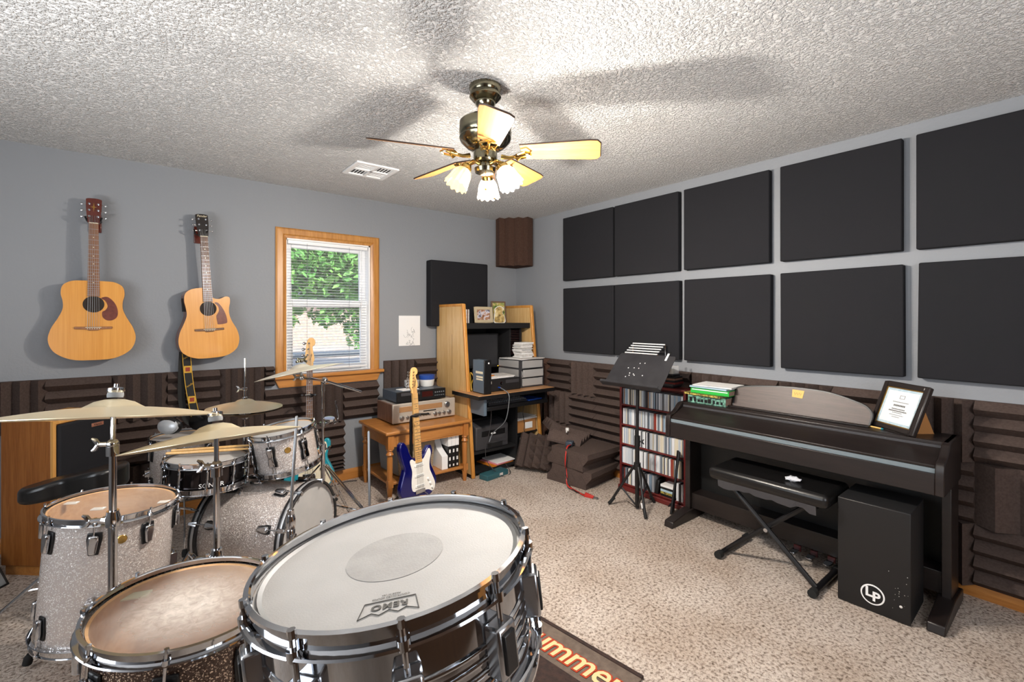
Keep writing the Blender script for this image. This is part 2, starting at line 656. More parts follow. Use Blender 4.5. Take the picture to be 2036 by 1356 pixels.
def skirting(name, prof, pts, m):
    a, c = pts
    mb = MB()
    d = (Vector(c) - Vector(a))
    L = d.length
    ang = math.atan2(d.y, d.x)
    M = T(Vector(a)) @ RZ(ang) @ YZ
    mb.prism(prof, 0, L, M)
    return struct(mb.build(name, m, smooth=20))


bprof = [(0, 0), (-.014, 0), (-.014, .06), (-.010, .075), (-.006, .085), (0, .088)]
skirting('baseboard_back', [(-p[0] * -1, p[1]) for p in bprof], ((XL, YB, 0), (XR, YB, 0)), K['oakx'])
skirting('baseboard_right', [(-p[0], p[1]) for p in bprof], ((XR, YF, 0), (XR, YB, 0)), K['oaky'])
# oak door behind the camera
d = struct(MB().box(1.9, 2.7, YF, YF + .035, 0, 2.03).build('door_1', K['oak'], bevel=.004))
fr = MB()
fr.box(1.82, 1.9, YF, YF + .02, 0, 2.11).box(2.7, 2.78, YF, YF + .02, 0, 2.11).box(1.9, 2.7, YF, YF + .02, 2.03, 2.11)
fr.build('door_frame', K['oak'], d)
MB().ball((1.97, YF + .07, .95), .03).cyl((1.97, YF + .03, .95), (1.97, YF + .06, .95), .012).build('door_knob', K['brass'], d)

# ---- window with oak casing
w = struct(bpy.data.objects.new('window_1', None))
COL.objects.link(w)
w.location = (0, YB, 0)
cas = MB()
OX0, OX1, OZ1 = 0.812, 1.655, 2.098
prof = [(0, 0), (.0, .012), (.012, .02), (.05, .022), (.06, .014), (.078, .010), (.078, 0)]   # across the casing, thickness
for (p0, p1, flip) in (((OX0, .90), (OX0, OZ1), 1), ((OX1, .90), (OX1, OZ1), -1)):
    n = len(prof)
    vs = [(p0[0] + flip * q[0], -q[1], p0[1]) for q in prof] + [(p1[0] + flip * q[0], -q[1], p1[1] - q[0]) for q in prof]
    cas.add(vs, [tuple(range(n)), tuple(range(n, 2 * n))] + [(i, (i + 1) % n, n + (i + 1) % n, n + i) for i in range(n)])
n = len(prof)
vs = [(OX0 + q[0], -q[1], OZ1 - q[0]) for q in prof] + [(OX1 - q[0], -q[1], OZ1 - q[0]) for q in prof]
cas.add(vs, [tuple(range(n)), tuple(range(n, 2 * n))] + [(i, (i + 1) % n, n + (i + 1) % n, n + i) for i in range(n)])
cas.build('casing', K['oak'], w, smooth=25)
MB().box(.785, 1.69, -.05, .06, .90, .93).build('window_sill', K['oakx'], w, bevel=.008)
ap = MB().prism([(.835, .832), (1.635, .832), (1.665, .90), (.805, .90)], -.022, 0, XZ)
ap.build('apron', K['oakx'], w, bevel=.004)
jb = MB()
jb.box(WX0, WX0 + .012, 0, .13, WZ0, WZ1).box(WX1 - .012, WX1, 0, .13, WZ0, WZ1).box(WX0, WX1, 0, .13, WZ1 - .012, WZ1).box(WX0, WX1, .02, .13, WZ0 - .006, WZ0 + .006)
jb.build('jamb_liner', K['vinyl'], w)


def rectframe(mb, x0, x1, z0, z1, y0, y1, t, tb=None):
    tb = tb or t
    mb.box(x0, x0 + t, y0, y1, z0, z1).box(x1 - t, x1, y0, y1, z0, z1)
    return mb.box(x0 + t, x1 - t, y0, y1, z1 - t, z1).box(x0 + t, x1 - t, y0, y1, z0, z0 + tb)


up = rectframe(MB(), .897, 1.563, 1.475, 2.008, .085, .115, .05).build('upper_sash', K['vinyl'], w, bevel=.004)
lo = rectframe(MB(), .897, 1.563, .94, 1.535, .05, .08, .052).build('lower_sash', K['vinyl'], w, bevel=.004)
MB().box(.94, 1.52, .098, .102, 1.52, 1.965).build('upper_pane', K['glass'], w)
MB().box(.94, 1.52, .063, .067, .985, 1.49).build('lower_pane', K['glass'], w)

bl = thing('window_blind', 'open white slatted blind hanging inside the oak-cased window', 'window blind', (1.23, YB + .022, .96))
MB().box(-.325, .325, -.014, .014, 1.02, 1.047).build('head_rail', K['vinyl'], bl, bevel=.002)
sl = MB()
for i in range(42):
    z = .03 + i * .0232
    sl.hexa([(-.322, -.012, z), (.322, -.012, z), (.322, .012, z + .0028), (-.322, .012, z + .0028)], [(-.322, -.012, z + .0008), (.322, -.012, z + .0008), (.322, .012, z + .0036), (-.322, .012, z + .0036)])
sl.build('slats', K['vinyl'], bl, smooth=0)
MB().box(-.322, .322, -.012, .012, .0, .012).build('bottom_rail', K['vinyl'], bl, bevel=.002)
for x in (-.18, .165):
    MB().cyl((x, -.0135, .005), (x, -.0135, 1.03), .0012, n=5).build('ladder_cord', K['grey'], bl)
MB().cyl((.27, -.018, .25), (.27, -.018, 1.02), .003, n=6).build('tilt_wand', K['clearplastic'], bl)

# ---- outside the window
struct(MB().box(-30, 40, YB + .15, 60, -.4, -.25).build('ground_outside', K['ground'], smooth=0))


def leaf_cloud(mb, c, rad, n, size, rng):
    for _ in range(n):
        while True:
            p = Vector((rng.uniform(-1, 1), rng.uniform(-1, 1), rng.uniform(-1, 1)))
            if p.length < 1:
                break
        p = Vector(c) + Vector((p.x * rad[0], p.y * rad[1], p.z * rad[2]))
        M = T(p) @ Matrix.Rotation(rng.uniform(0, 6.28), 4, Vector((rng.uniform(-1, 1), rng.uniform(-1, 1), rng.uniform(-.3, 1))))
        s_ = size * rng.uniform(.6, 1.3)
        mb.add([(-s_, 0, 0), (0, -s_ * .5, .1 * s_), (s_, 0, 0), (0, s_ * .5, .1 * s_)], [(0, 1, 2, 3)], M)


rng = random.Random(3)
tr = thing('tree', 'leafy green tree seen through the window, its branches hanging over the pavement', 'tree', (4.25, 9.6, -.25))
tk = MB().tube([(0, 0, 0), (.05, 0, 1.2), (-.1, .1, 2.4), (0, 0, 4)], [.2, .16, .14, .08], 10)
tk.tube([(-.05, .05, 2.2), (-.8, -.5, 2.7), (-1.7, -1.0, 2.6)], [.09, .05, .02], 7).tube([(0, 0, 2.4), (.7, -.4, 3), (1.4, -.6, 3.1)], [.08, .05, .02], 7)
tk.build('trunk', K['bark'], tr)
lf = MB()
for c, r, n in (((-1.4, -.9, 2.5), (.9, .7, .75), 1500), ((-.2, -1.0, 2.5), (1.0, .7, .8), 1600), ((1.0, -.8, 2.4), (.8, .6, .8), 1300), ((-1.6, -1.0, 1.75), (.35, .3, .35), 260), ((.25, -1.1, 1.55), (.3, .3, .5), 300), ((-.8, -1.0, 1.7), (.3, .3, .22), 150), ((1.3, -.9, 1.4), (.35, .3, .6), 300), ((-.35, -1.2, 1.5), (.22, .3, .45), 160), ((-1.75, -1.1, 1.5), (.25, .3, .35), 180), ((.55, -1.1, 1.35), (.2, .3, .4), 160), ((0, 0, 3.7), (1.9, 1.3, 1.1), 3200)):
    leaf_cloud(lf, (c[0] - .85, c[1], c[2]), r, int(n * 1.7), .075, rng)
lf.build('foliage', K['leaf'], tr, smooth=0)
t2 = thing('tree', 'darker tree farther off behind the leafy one outside the window', 'tree', (6.5, 15, -.25))
MB().tube([(0, 0, 0), (.1, 0, 2), (0, 0, 4.5)], [.25, .2, .1], 10).build('trunk', K['bark'], t2)
lf = MB()
leaf_cloud(lf, (-.6, 0, 4.1), (3.0, 1.5, 2.3), 5200, .17, rng)
lf.build('foliage', K['leaf_dark'], t2, smooth=0)
fe = thing('rail_fence', 'low dark pipe rail fence on the pale pavement outside the window', 'fence', (3.0, 7.6, -.25))
MB().cyl((-2.6, 0, 1.06), (2.6, 0, 1.06), .05, n=10).build('rail', K['fence'], fe)
for x in (-1.6, -.02, 1.6):
    MB().box(x - .07, x + .07, -.07, .07, 0, 1.2).build('post', K['fence'], fe, bevel=.02)
hs = thing('house', 'pale brick house with a dark roof far beyond the trees outside the window', 'house', (11, 30, -.25))
MB().box(-7, 7, 0, 6, 0, 2.8).build('house_wall', K['brick'], hs, smooth=0)
MB().add([(-7.6, -.6, 2.8), (7.6, -.6, 2.8), (7.6, 6.6, 2.8), (-7.6, 6.6, 2.8), (-7.6, 3, 5.2), (7.6, 3, 5.2)], [(0, 1, 5, 4), (2, 3, 4, 5), (1, 2, 5), (3, 0, 4), (3, 2, 1, 0)]).build('house_roof', K['fence'], hs, smooth=0)

# ---------------------------------------------------------------- acoustic panels
ORD = ['first', 'second', 'third', 'fourth', 'fifth', 'sixth', 'seventh', 'eighth', 'ninth', 'tenth', 'eleventh', 'twelfth']


def acoustic_panel(label, loc, w_, h_, t_, group=None, ry=0, facing='x'):
    t = thing('sound_absorber', label, 'acoustic panel', loc, group=group)
    if facing == 'x':
        MB().box(-t_, 0, -w_ / 2, w_ / 2, -h_ / 2, h_ / 2).build('cloth_face', K['panel'], t, bevel=.006, M=RX(ry))
        MB().box(-.004, .002, -w_ / 2 + .05, w_ / 2 - .05, -h_ / 2 + .05, h_ / 2 - .05).build('backing', K['black_matte'], t, M=RX(ry) @ T((.004, 0, 0)))
    else:
        MB().box(-w_ / 2, w_ / 2, -t_, 0, -h_ / 2, h_ / 2).build('cloth_face', K['panel'], t, bevel=.012, M=RY(ry))
        MB().box(-w_ / 2 + .05, w_ / 2 - .05, -.002, .004, -h_ / 2 + .05, h_ / 2 - .05).build('backing', K['black_matte'], t, M=RY(ry))
    return t


pcs = ['nearest the room corner', 'second from the room corner', 'third from the room corner, above the piano bookstack', 'fourth from the room corner', 'cut by the right edge of the photo']
ys = [2.912, 2.283, 1.627, .952, .284]
tl = [0, 0, .004, -.004, .01]
for k in range(5):
    acoustic_panel('black cloth acoustic panel in the upper row, ' + pcs[k].replace(', above the piano bookstack', ''), (XR - .002, ys[k], 2.046), .61, .605, .05, 'acoustic panels on the right wall', 0)
    acoustic_panel('black cloth acoustic panel in the lower row, ' + pcs[k].replace(', above the piano bookstack', ''), (XR - .002, ys[k] - (.01 if k == 4 else .005), 1.366), .615, .605, .05, 'acoustic panels on the right wall', tl[k])
acoustic_panel('black padded square panel on the window wall above the computer desk', (2.455, YB - .002, 1.62), .66, .63, .10, None, 0, 'y')


# ---------------------------------------------------------------- wedge foam
def wedge_bm(w_=.30, h_=.30, n_=4, base=.018, peak=.076):
    """flat back at y=0, ribs running along z, pointing to -y"""
    p = [(-w_ / 2, 0), (w_ / 2, 0)]
    s_ = w_ / n_
    for i in range(n_, 0, -1):
        x1 = -w_ / 2 + i * s_
        p.append((x1, -base))
        p.append((x1 - s_ / 2, -peak))
    p.append((-w_ / 2, -base))
    return MB().prism(p, -h_ / 2, h_ / 2)


foam_mesh = {}


def foam(label, loc, upright, rz=0, m='foam', w_=.304, h_=.304, group=None, extra=None, slab=None):
    """rz = 0 faces the camera side of the window wall; rz = -90 deg faces away from the right wall"""
    key = (m, w_, h_, slab)
    o = None
    if key in foam_mesh:
        o = foam_mesh[key].copy()
        COL.objects.link(o)
    else:
        o = wedge_bm(w_, h_, *(slab or ())).build('foam_tile', K[m], None, smooth=0)
        foam_mesh[key] = o
    M = T(Vector(loc)) @ RZ(rz) @ (extra if extra is not None else Matrix.Identity(4)) @ (Matrix.Identity(4) if upright else RY(PI / 2))
    o.matrix_world = M
    return tag(o, label, 'foam tile', group)


G1 = 'wedge foam tiles along the window wall'
rib = {1: 'upright ribs', 0: 'level ribs'}
# left of the window: (x0, row, upright)
top_row = [(-.955, 0), (-.655, 1), (-.45, 0), (-.16, 1), (.136, 0), (.436, 1)]
xs = [-1.05, -.75, -.457, -.16, .138, .436]
for i, x in enumerate(xs):
    uprt = [0, 1, 0, 1, 0, 1][i]
    where = ['beyond the speaker by the left wall', 'above the wooden speaker at the photo edge', 'above the black speaker grille', 'left of the hanging strap, below the two guitars', 'directly behind the hanging guitar strap', 'between the strap and the window corner'][i]
    if i:
        foam('charcoal foam tile, %s, top row, %s' % (rib[uprt], where), (x + .148, YB, .855), uprt, 0, group=G1)
    r2 = 0 if i != 4 else 0
    where = ['', '', 'hidden mostly by the speaker top', 'right of the black speaker grille', 'behind the hi-hat stand', 'below the upright tile by the window corner'][i]
    if i >= 2:
        foam('charcoal foam tile, %s, second row, %s' % (rib[[0, 0, 1, 0, 0, 1][i]], where), (x + .148, YB, .553), [0, 0, 1, 0, 0, 1][i], 0, group=G1)
    where = ['', '', '', 'behind the drum throne and back tom', 'behind the dark snare drum', 'behind the rack tom'][i]
    if i >= 3:
        foam('charcoal foam tile, %s, low row, %s' % (rib[[0, 0, 0, 1, 0, 0][i]], where), (x + .148, YB, .251), [0, 0, 0, 1, 0, 0][i], 0, group=G1)
foam('charcoal foam offcut, level ribs, beside the left window casing', (.768, YB, .93), 0, 0, 'foam', .15, .062, G1)
for i, (x, u1, u2, u3) in enumerate([(.738, 0, 1, 0), (1.036, 1, 0, 0), (1.334, 0, None, None)]):
    where = ['left', 'middle', 'right'][i]
    foam('charcoal foam tile, %s, under the window sill, %s of three' % (rib[u1], where), (x + .148, YB, .672), u1, 0, group=G1)
    if u2 is not None:
        foam('charcoal foam tile, %s, second row under the window, %s one' % (rib[u2], where), (x + .148, YB, .37), u2, 0, group=G1)
        foam('charcoal foam offcut with level ribs low under the window, %s one' % where, (x + .148, YB, .155), u3, 0, 'foam', .12, .298, G1)
foam('charcoal foam tile with upright ribs right of the window casing', (1.85, YB, .845), 1, 0, group=G1)
foam('charcoal foam tile with level ribs between the upright tile and the computer desk', (2.15, YB, .845), 0, 0, group=G1)
foam('charcoal foam tile with upright ribs hidden behind the left side of the desk', (2.45, YB, .845), 1, 0, group=G1)

G2 = 'wedge foam tiles along the right wall'
cols = [(3.88, [1, 1, 1]), (3.576, [1, 1, 1]), (3.272, [0, 1, 0]), (2.968, [1, 0, 0]), (2.66, [0, 0, 0]), (2.35, [1, None, None]), (2.04, [0, None, None]),
        (1.735, [1, None, None]), (1.43, [0, None, None]), (1.125, [1, None, None]), (.82, [0, None, None])]
names = ['in the room corner', 'beside the desk drawers', 'second column from the desk', 'third column from the desk', 'just left of the red disc shelf', 'behind the music stand', 'behind the disc shelf top',
         'behind the green songbooks', 'behind the music rest left end', 'behind the music rest middle', 'behind the music rest right end']
for i, (y, us) in enumerate(cols):
    for r, u in enumerate(us):
        if u is None:
            continue
        foam('%s foam tile, %s, right wall, %s row, %s' % ('brown' if i < 2 else 'charcoal', rib[u], ['top', 'second', 'third'][r], names[i]), (XR, y, .822 - r * .304), u, -PI / 2, 'foam_brown' if i < 2 else 'foam', group=G2)
for k, (y, z, u, w_, where) in enumerate([(.22, .822, 0, .30, 'topmost at the right edge of the photo, level ribs'), (.22, .518, 1, .30, 'middle one at the right edge of the photo, two bold upright ribs'), (.22, .214, 0, .30, 'lowest at the right edge of the photo above the baseboard'),
                                          (.524, .822, 1, .30, 'upright ribs, behind the framed certificate'), (.524, .518, 0, .30, 'level ribs, seen past the right end of the piano'), (.524, .214, 1, .30, 'lowest one behind the right piano leg')]):
    foam('brown foam tile, ' + where, (XR, y, z), u, -PI / 2, 'foam', group=G2, slab=(2, .02, .085) if k == 1 else None)

# corner bass trap under the ceiling
bt = MB()
pr = []
for i in range(9):
    f = i / 8
    a = Vector((2.955, 3.985)).lerp(Vector((3.225, 3.70)), f)
    off = Vector((-.69, -.72)) * (.07 + (.055 if i % 2 else 0.0))
    pr.append((a.x + off.x * (1 if 0 < i < 8 else .5), a.y + off.y * (1 if 0 < i < 8 else .5)))
pr += [(3.235, 3.72), (3.235, 3.995), (2.96, 3.995)]
bt.prism(pr, 1.93, ZC - .002)
tag(bt.build('bass_trap', K['foam_brown'], None, smooth=0), 'tall ribbed brown foam bass trap wedged in the ceiling corner', 'bass trap')

# loose foam on the floor beside the desk
G3 = 'loose foam pieces heaped by the corner'
pile = [
    ('dark foam slab leaning leftmost against the heap beside the desk', (2.80, 3.20, .16), RZ(math.radians(-62)) @ RX(math.radians(-33)), 1),
    ('foam slab leaning second in the heap with its ribs meshed outward', (2.87, 3.09, .16), RZ(math.radians(-55)) @ RX(math.radians(-30)), 0),
    ('foam slab leaning third in the heap against the flat stack', (2.93, 2.99, .155), RZ(math.radians(-62)) @ RX(math.radians(-24)), 1),
]
for lb, loc, R_, u in pile:
    o = foam(lb, loc, u, 0, 'foam', group=G3, extra=R_)
flat = [(2.96, 2.77, .001, 8, 0), (2.965, 2.77, .146, 2, 0)]
nm_ = ['lower pair', 'upper pair']
for k, (x, y, z, rz, u) in enumerate(flat):
    a = math.radians(rz)
    foam('large foam piece lying ribs-up, %s of the flat stack on the carpet' % nm_[k], (x, y, z + .0), 1, 0, 'foam', .40, .42, G3, extra=RZ(a) @ RX(-PI / 2) @ RY(PI / 2), slab=(4, .042, .10))
    foam('large foam piece lying ribs-down, %s of the flat stack on the carpet' % nm_[k], (x + .003, y, z + .143), 1, 0, 'foam', .40, .42, G3, extra=RZ(a) @ RX(PI / 2) @ T((0, 0, .05)) @ RY(PI / 2), slab=(4, .042, .10))
foam('foam piece perched ribs-up on top of the flat stack', (2.98, 2.93, .293), 1, 0, 'foam', group=G3, extra=RZ(math.radians(25)) @ RX(-PI / 2 + .12))
foam('foam piece tilted on top of the heap behind the white plug', (3.04, 3.12, .30), 1, 0, 'foam', .30, .30, G3, extra=RZ(math.radians(60)) @ RX(-PI / 2 + .55))

# ---------------------------------------------------------------- ceiling register
cv = thing('ceiling_vent', 'white louvred air register set in the textured ceiling', 'ceiling vent', (1.265, 3.2, ZC))
fm = MB()
rectframe(fm, -.15, .15, -.15, .15, 0, .012, .03)
fm2 = MB()
for v in fm.v:
    fm2.v.append((v[0], v[2], -v[1]))
fm2.f = fm.f
fm2.box(-.012, .012, -.12, .12, -.012, 0).box(-.12, .12, -.012, .012, -.012, 0)
fm2.build('frame', K['vinyl'], cv, bevel=.002)
sv = MB()
for qx in (-1, 1):
    for qy in (-1, 1):
        for k in range(5):
            y = qy * (.024 + k * .022)
            x = qx * (.024 + k * .022)
            if qx * qy > 0:
                sv.hexa([(qx * .012, y, -.001), (qx * .12, y, -.001), (qx * .12, y + .003, -.001), (qx * .012, y + .003, -.001)], [(qx * .012, y + .003, -.005), (qx * .12, y + .003, -.005), (qx * .12, y + .006, -.005), (qx * .012, y + .006, -.005)])
            else:
                sv.hexa([(x, qy * .012, -.001), (x + .003, qy * .012, -.001), (x + .003, qy * .12, -.001), (x, qy * .12, -.001)], [(x + .003, qy * .012, -.005), (x + .006, qy * .012, -.005), (x + .006, qy * .12, -.005), (x + .003, qy * .12, -.005)])
sv.build('louvers', K['vinyl'], cv, smooth=0)
MB().box(-.125, .125, -.125, .125, -.002, -.0005).build('duct_opening', K['black_matte'], cv, smooth=0)

# ---------------------------------------------------------------- ceiling fan
fan = thing('ceiling_fan', 'five-blade oak ceiling fan with brass fittings and lit glass shades', 'ceiling fan', (1.215, 1.722, ZC))
MB().lathe([(0, 0), (.072, 0), (.074, -.012), (.066, -.03), (.072, -.04), (.072, -.05), (.055, -.068), (.046, -.072), (.044, -.085), (.03, -.1), (0, -.1)], 40).build('canopy', K['antique'], fan)
MB().cyl((0, 0, -.095), (0, 0, -.155), .016, n=16).build('downrod', K['antique'], fan)
MB().lathe([(0, -.13), (.03, -.132), (.05, -.145), (.105, -.155), (.116, -.165), (.118, -.215), (.112, -.225), (.118, -.235), (.112, -.25), (.085, -.275), (.05, -.285), (0, -.285)], 48).build('motor_housing', K['antique'], fan)
MB().lathe([(0, -.28), (.05, -.283), (.054, -.3), (.054, -.335), (.046, -.345), (.03, -.35), (.032, -.365), (.05, -.372), (.046, -.39), (.02, -.4), (0, -.4)], 36).build('switch_housing', K['antique'], fan)
BZ = -.312
for k in range(5):
    a = math.radians(90 - 38.5 - (-44 + 72 * k))       # bearing measured from the camera's forward direction
    M = RZ(a)
    br = MB()
    br.tube([(.075, 0, BZ - .01), (.11, 0, BZ - .016), (.15, .0, BZ - .012), (.185, .0, BZ - .004)], [.011, .008, .008, .006], 8)
    for s_ in (-1, 1):
        br.tube([(.135, 0, BZ - .012), (.155, s_ * .028, BZ - .012), (.185, s_ * .038, BZ - .006), (.205, s_ * .015, BZ - .004), (.2, 0, BZ - .004)], [.006, .006, .005, .005, .004], 6)
        br.tube([(.13, 0, BZ - .01), (.145, s_ * .03, BZ - .02), (.165, s_ * .012, BZ - .012)], [.004, .005, .003], 6)
    br_ = br.build('blade_bracket', K['brass'], fan, M=M)
    pts = [(.165, -.048), (.30, -.056), (.47, -.066), (.50, -.063), (.513, -.045), (.513, .045), (.50, .063), (.47, .066), (.30, .056), (.165, .048)]
    tilt = Matrix.Rotation(math.radians(2), 4, Vector((math.cos(YAW), -math.sin(YAW), 0)))
    M = T((0, 0, BZ)) @ tilt @ T((0, 0, -BZ)) @ M
    br_.matrix_local = M
    Mb = M @ T((0, 0, BZ + .012)) @ RY(math.radians(1.5)) @ RX(math.radians(-18))
    bd = MB().prism(pts, -.003, .003).build('blade', K['blade'], fan, M=Mb)
    eg = MB()
    n = len(pts)
    eg.tube([(p[0], p[1], .001) for p in pts], .0035, 6, closed=True)
    eg.build('blade_edge', K['blade_edge'], bd)
shade_mat = lit_glass('lit_glass_shade', 'fff0d6', .75, 0.45)
shade_dim = lit_glass('unlit_shade_painted_glow', 'f3dcae', 0.3, 0.5)  # this shade has no bulb; its faint glow is painted by emission
bulb_mat = lit_glass('lit_bulb', 'fff3dc', 8.0, 0.0)
for k in range(3):
    a = math.radians(90 - 38.5 - (3 + 120 * k))
    M = RZ(a)
    dirv = Vector((math.sin(.52), 0, -math.cos(.52)))
    p0 = Vector((.045, 0, -.375))
    arm = MB().tube([(.03, 0, -.355), (.06, 0, -.345), (.085, 0, -.36), Vector((.09, 0, -.378))], .007, 8)
    base = Vector((.088, 0, -.372))
    R_ = aim(dirv)
    Ms = T(base) @ R_
    arm.lathe([(0, -.004), (.02, -.004), (.027, .008), (.027, .024), (.024, .026), (0, .026)], 20, Ms)
    am = arm.build('lamp_arm', K['brass'], fan, M=M)
    rib_ = (lambda r, z, g: (r * (1 + .035 * math.cos(12 * g) * min(1, z / .09)), z + (.004 * math.cos(12 * g) if z > .095 else 0)))
    sh = MB().lathe([(.024, .02), (.033, .028), (.043, .05), (.047, .08), (.054, .108), (.052, .107), (.045, .08), (.041, .05), (.031, .03), (.022, .022)], 96, Ms, fn=rib_)
    sh.build('lamp_shade', shade_dim if k == 2 else shade_mat, am, smooth=60)
    if k != 2:
        b = MB()
        b.lathe([(0, .02), (.011, .022), (.013, .035), (.021, .055), (.022, .066), (.015, .08), (0, .086)], 16, Ms)
        b.build('bulb', bulb_mat, am)
        c = Vector(fan.location) + (M @ (base + dirv * .112))
        lamp('fan_bulb', 'POINT', c, 46, (1.0, .93, .84), radius=.03)
for x, z in ((.03, -.50), (-.02, -.47)):
    MB().cyl((x, -.03, -.395), (x, -.03, z), .0012, n=5).ball((x, -.03, z - .006), .006, 8).build('pull_chain', K['brass'], fan)

# ---------------------------------------------------------------- guitars
def mirror(h):
    return h + [(-x, z) for (x, z) in reversed(h[1:-1])]


DREAD = mirror([(0, 0), (.10, .008), (.175, .055), (.202, .125), (.19, .195), (.158, .262), (.139, .315), (.138, .36), (.147, .41), (.138, .458), (.10, .485), (.05, .49), (0, .49)])
CUT = [(0, 0), (.095, .008), (.16, .05), (.182, .115), (.172, .185), (.142, .25), (.128, .30), (.128, .345), (.137, .39), (.134, .42), (.112, .428), (.07, .412), (.03, .425), (.026, .488),
       (0, .492), (-.045, .49), (-.095, .48), (-.128, .452), (-.137, .405), (-.13, .355), (-.127, .305), (-.145, .25), (-.173, .185), (-.183, .115), (-.162, .05), (-.095, .008)]


def acoustic(name, label, loc, tilt, outline, depth, side_m, board_m, head_m, guard, logo, bridge_m, yaw=0.0):
    t = thing(name, label, 'guitar', loc, rot=(0, tilt, yaw))
    ol = [tuple(p) for p in crom(outline, 5)]
    MB().prism([(p[0], p[1]) for p in ol], .003, depth, XZ).build('body', side_m, t, smooth=50)
    SH = (0, .345)
    # top with a sound hole: ring strips between hole and outline
    top = MB()
    n = len(ol)
    hole = []
    for p in ol:
        d = Vector((p[0] - SH[0], p[1] - SH[1])).normalized()
        hole.append((SH[0] + d.x * .05, SH[1] + d.y * .05))
    for k in range(n):
        j = (k + 1) % n
        a, c = ol[k], ol[j]
        top.add([(a[0], 0, a[1]), (c[0], 0, c[1]), (hole[j][0], 0, hole[j][1]), (hole[k][0], 0, hole[k][1])], [(0, 1, 2, 3)])
        top.add([(a[0], 0, a[1]), (c[0], 0, c[1]), (c[0], .003, c[1]), (a[0], .003, a[1])], [(0, 1, 2, 3)])
    top.build('soundboard', K['spruce'], t, smooth=0)
    rs = MB()
    for r in (.054, .062, .069):
        rs.lathe([(r, -.0004), (r + .0025, -.0004)], 48, T((SH[0], 0, SH[1])) @ RX(-PI / 2) @ Matrix.Scale(-1, 4, (0, 0, 1)))
    rs.build('rosette', K['hole'], t, smooth=0)
    MB().lathe([(0, -.001), (.0505, -.001)], 40, T((SH[0], .0, SH[1])) @ RX(-PI / 2)).build('sound_hole', K['hole'], t, smooth=0)
    g = [tuple(p) for p in crom(guard, 6)]
    MB().prism(g, -.0018, -.0006, XZ).build('pickguard', K['tortoise'], t)
    br = MB().prism([(-.088, .193), (-.03, .190), (-.022, .183), (.022, .183), (.03, .190), (.088, .193), (.088, .207), (-.088, .207)], -.009, 0, XZ)
    bo = br.build('bridge', bridge_m, t, bevel=.002)
    MB().box(-.037, .037, -.012, -.008, .2005, .2035).build('saddle', K['cream'], bo)
    pn = MB()
    for i in range(6):
        pn.cyl((-.0275 + i * .011, -.0125, .1945), (-.0275 + i * .011, -.008, .1945), .0028, n=8)
    pn.build('bridge_pins', K['cream'], bo)
    ZN = .845       # nut height
    nk = MB()
    nk.hexa([(-.028, .004, .47), (.028, .004, .47), (.022, .03, .47), (-.022, .03, .47)], [(-.0215, .004, ZN), (.0215, .004, ZN), (.016, .022, ZN), (-.016, .022, ZN)])
    nk.build('neck', side_m, t, bevel=.004)
    fb = MB().hexa([(-.029, -.006, SH[1] + .048), (.029, -.006, SH[1] + .048), (.029, .004, SH[1] + .048), (-.029, .004, SH[1] + .048)], [(-.022, -.006, ZN), (.022, -.006, ZN), (.022, .004, ZN), (-.022, .004, ZN)]).build('fretboard', board_m, t)
    sc = ZN - .2
    for i in range(1, 21):
        z = ZN - sc * (1 - 2 ** (-i / 12))
        if z < SH[1] + .05:
            break
        hw = .022 + .007 * (ZN - z) / (ZN - SH[1] - .048)
        MB().box(-hw, hw, -.0072, -.006, z - .0009, z + .0009).build('fret', K['steel'], fb, smooth=0)
    dt = MB()
    for i in (3, 5, 7, 9, 12, 15):
        z = ZN - sc * (1 - 2 ** (-(i - .5) / 12))
        dt.cyl((0, -.0066, z), (0, -.0058, z), .003, n=10)
    dt.build('inlay', K['cream'], fb)
    hd = crom([(-.0225, ZN), (-.03, ZN + .03), (-.036, ZN + .09), (-.037, ZN + .14), (-.034, ZN + .158), (0, ZN + .163), (.034, ZN + .158), (.037, ZN + .14), (.036, ZN + .09), (.03, ZN + .03), (.0225, ZN)], 4)
    hm = T((0, 0, ZN)) @ RX(math.radians(-9)) @ T((0, 0, -ZN))
    ho = MB().prism([(p[0], p[1]) for p in hd], -.002, .014, hm @ XZ).build('headstock', head_m, t, bevel=.002)
    MB().box(-.022, .022, -.009, .004, ZN, ZN + .005).build('nut', K['cream'], t)
    for s_ in (-1, 1):
        for i in range(3):
            z = ZN + .045 + i * .04
            tm = MB()
            tm.cyl((s_ * .021, .0, z), (s_ * .021, -.013, z), .0032, n=8)
            tm.cyl((s_ * .021, .0, z), (s_ * .021, -.004, z), .006, n=10)
            tm.cyl((s_ * .03, .01, z), (s_ * .05, .01, z), .0025, n=6)
            tm.ball((s_ * .056, .01, z), .009, 8, (.8, .55, .9))
            tm.build('tuning_peg', K['chrome'], t, M=hm)
    for i in range(6):
        f = (i - 2.5) / 2.5
        MB().tube([(f * .0275, -.0125, .1945), (f * .027, -.0135, .202), (f * .018, -.010, ZN + .003), (f * .021 if abs(f) > .5 else f * .03, -.004 + .004, ZN + .05)], .0006 + .00012 * (5 - i), 5).build('string', K['steel'], t)
    if logo == 'star':
        st = MB()
        pts = []
        for i in range(8):
            r = (.03 if i in (0, 4) else .016) if i % 2 == 0 else .005
            pts.append((r * math.sin(PI * i / 4), ZN + .105 + r * math.cos(PI * i / 4)))
        st.prism(pts, -.0032, -.0018, hm @ XZ)
        st.build('star_inlay', K['goldline'], ho)
    else:
        text('lettering', logo, .021, K['cream'], ho, hm @ T((0, -.0026, ZN + .147)) @ FACE_MY, shear=.3)
    # a wooden hanger on the wall
    return t


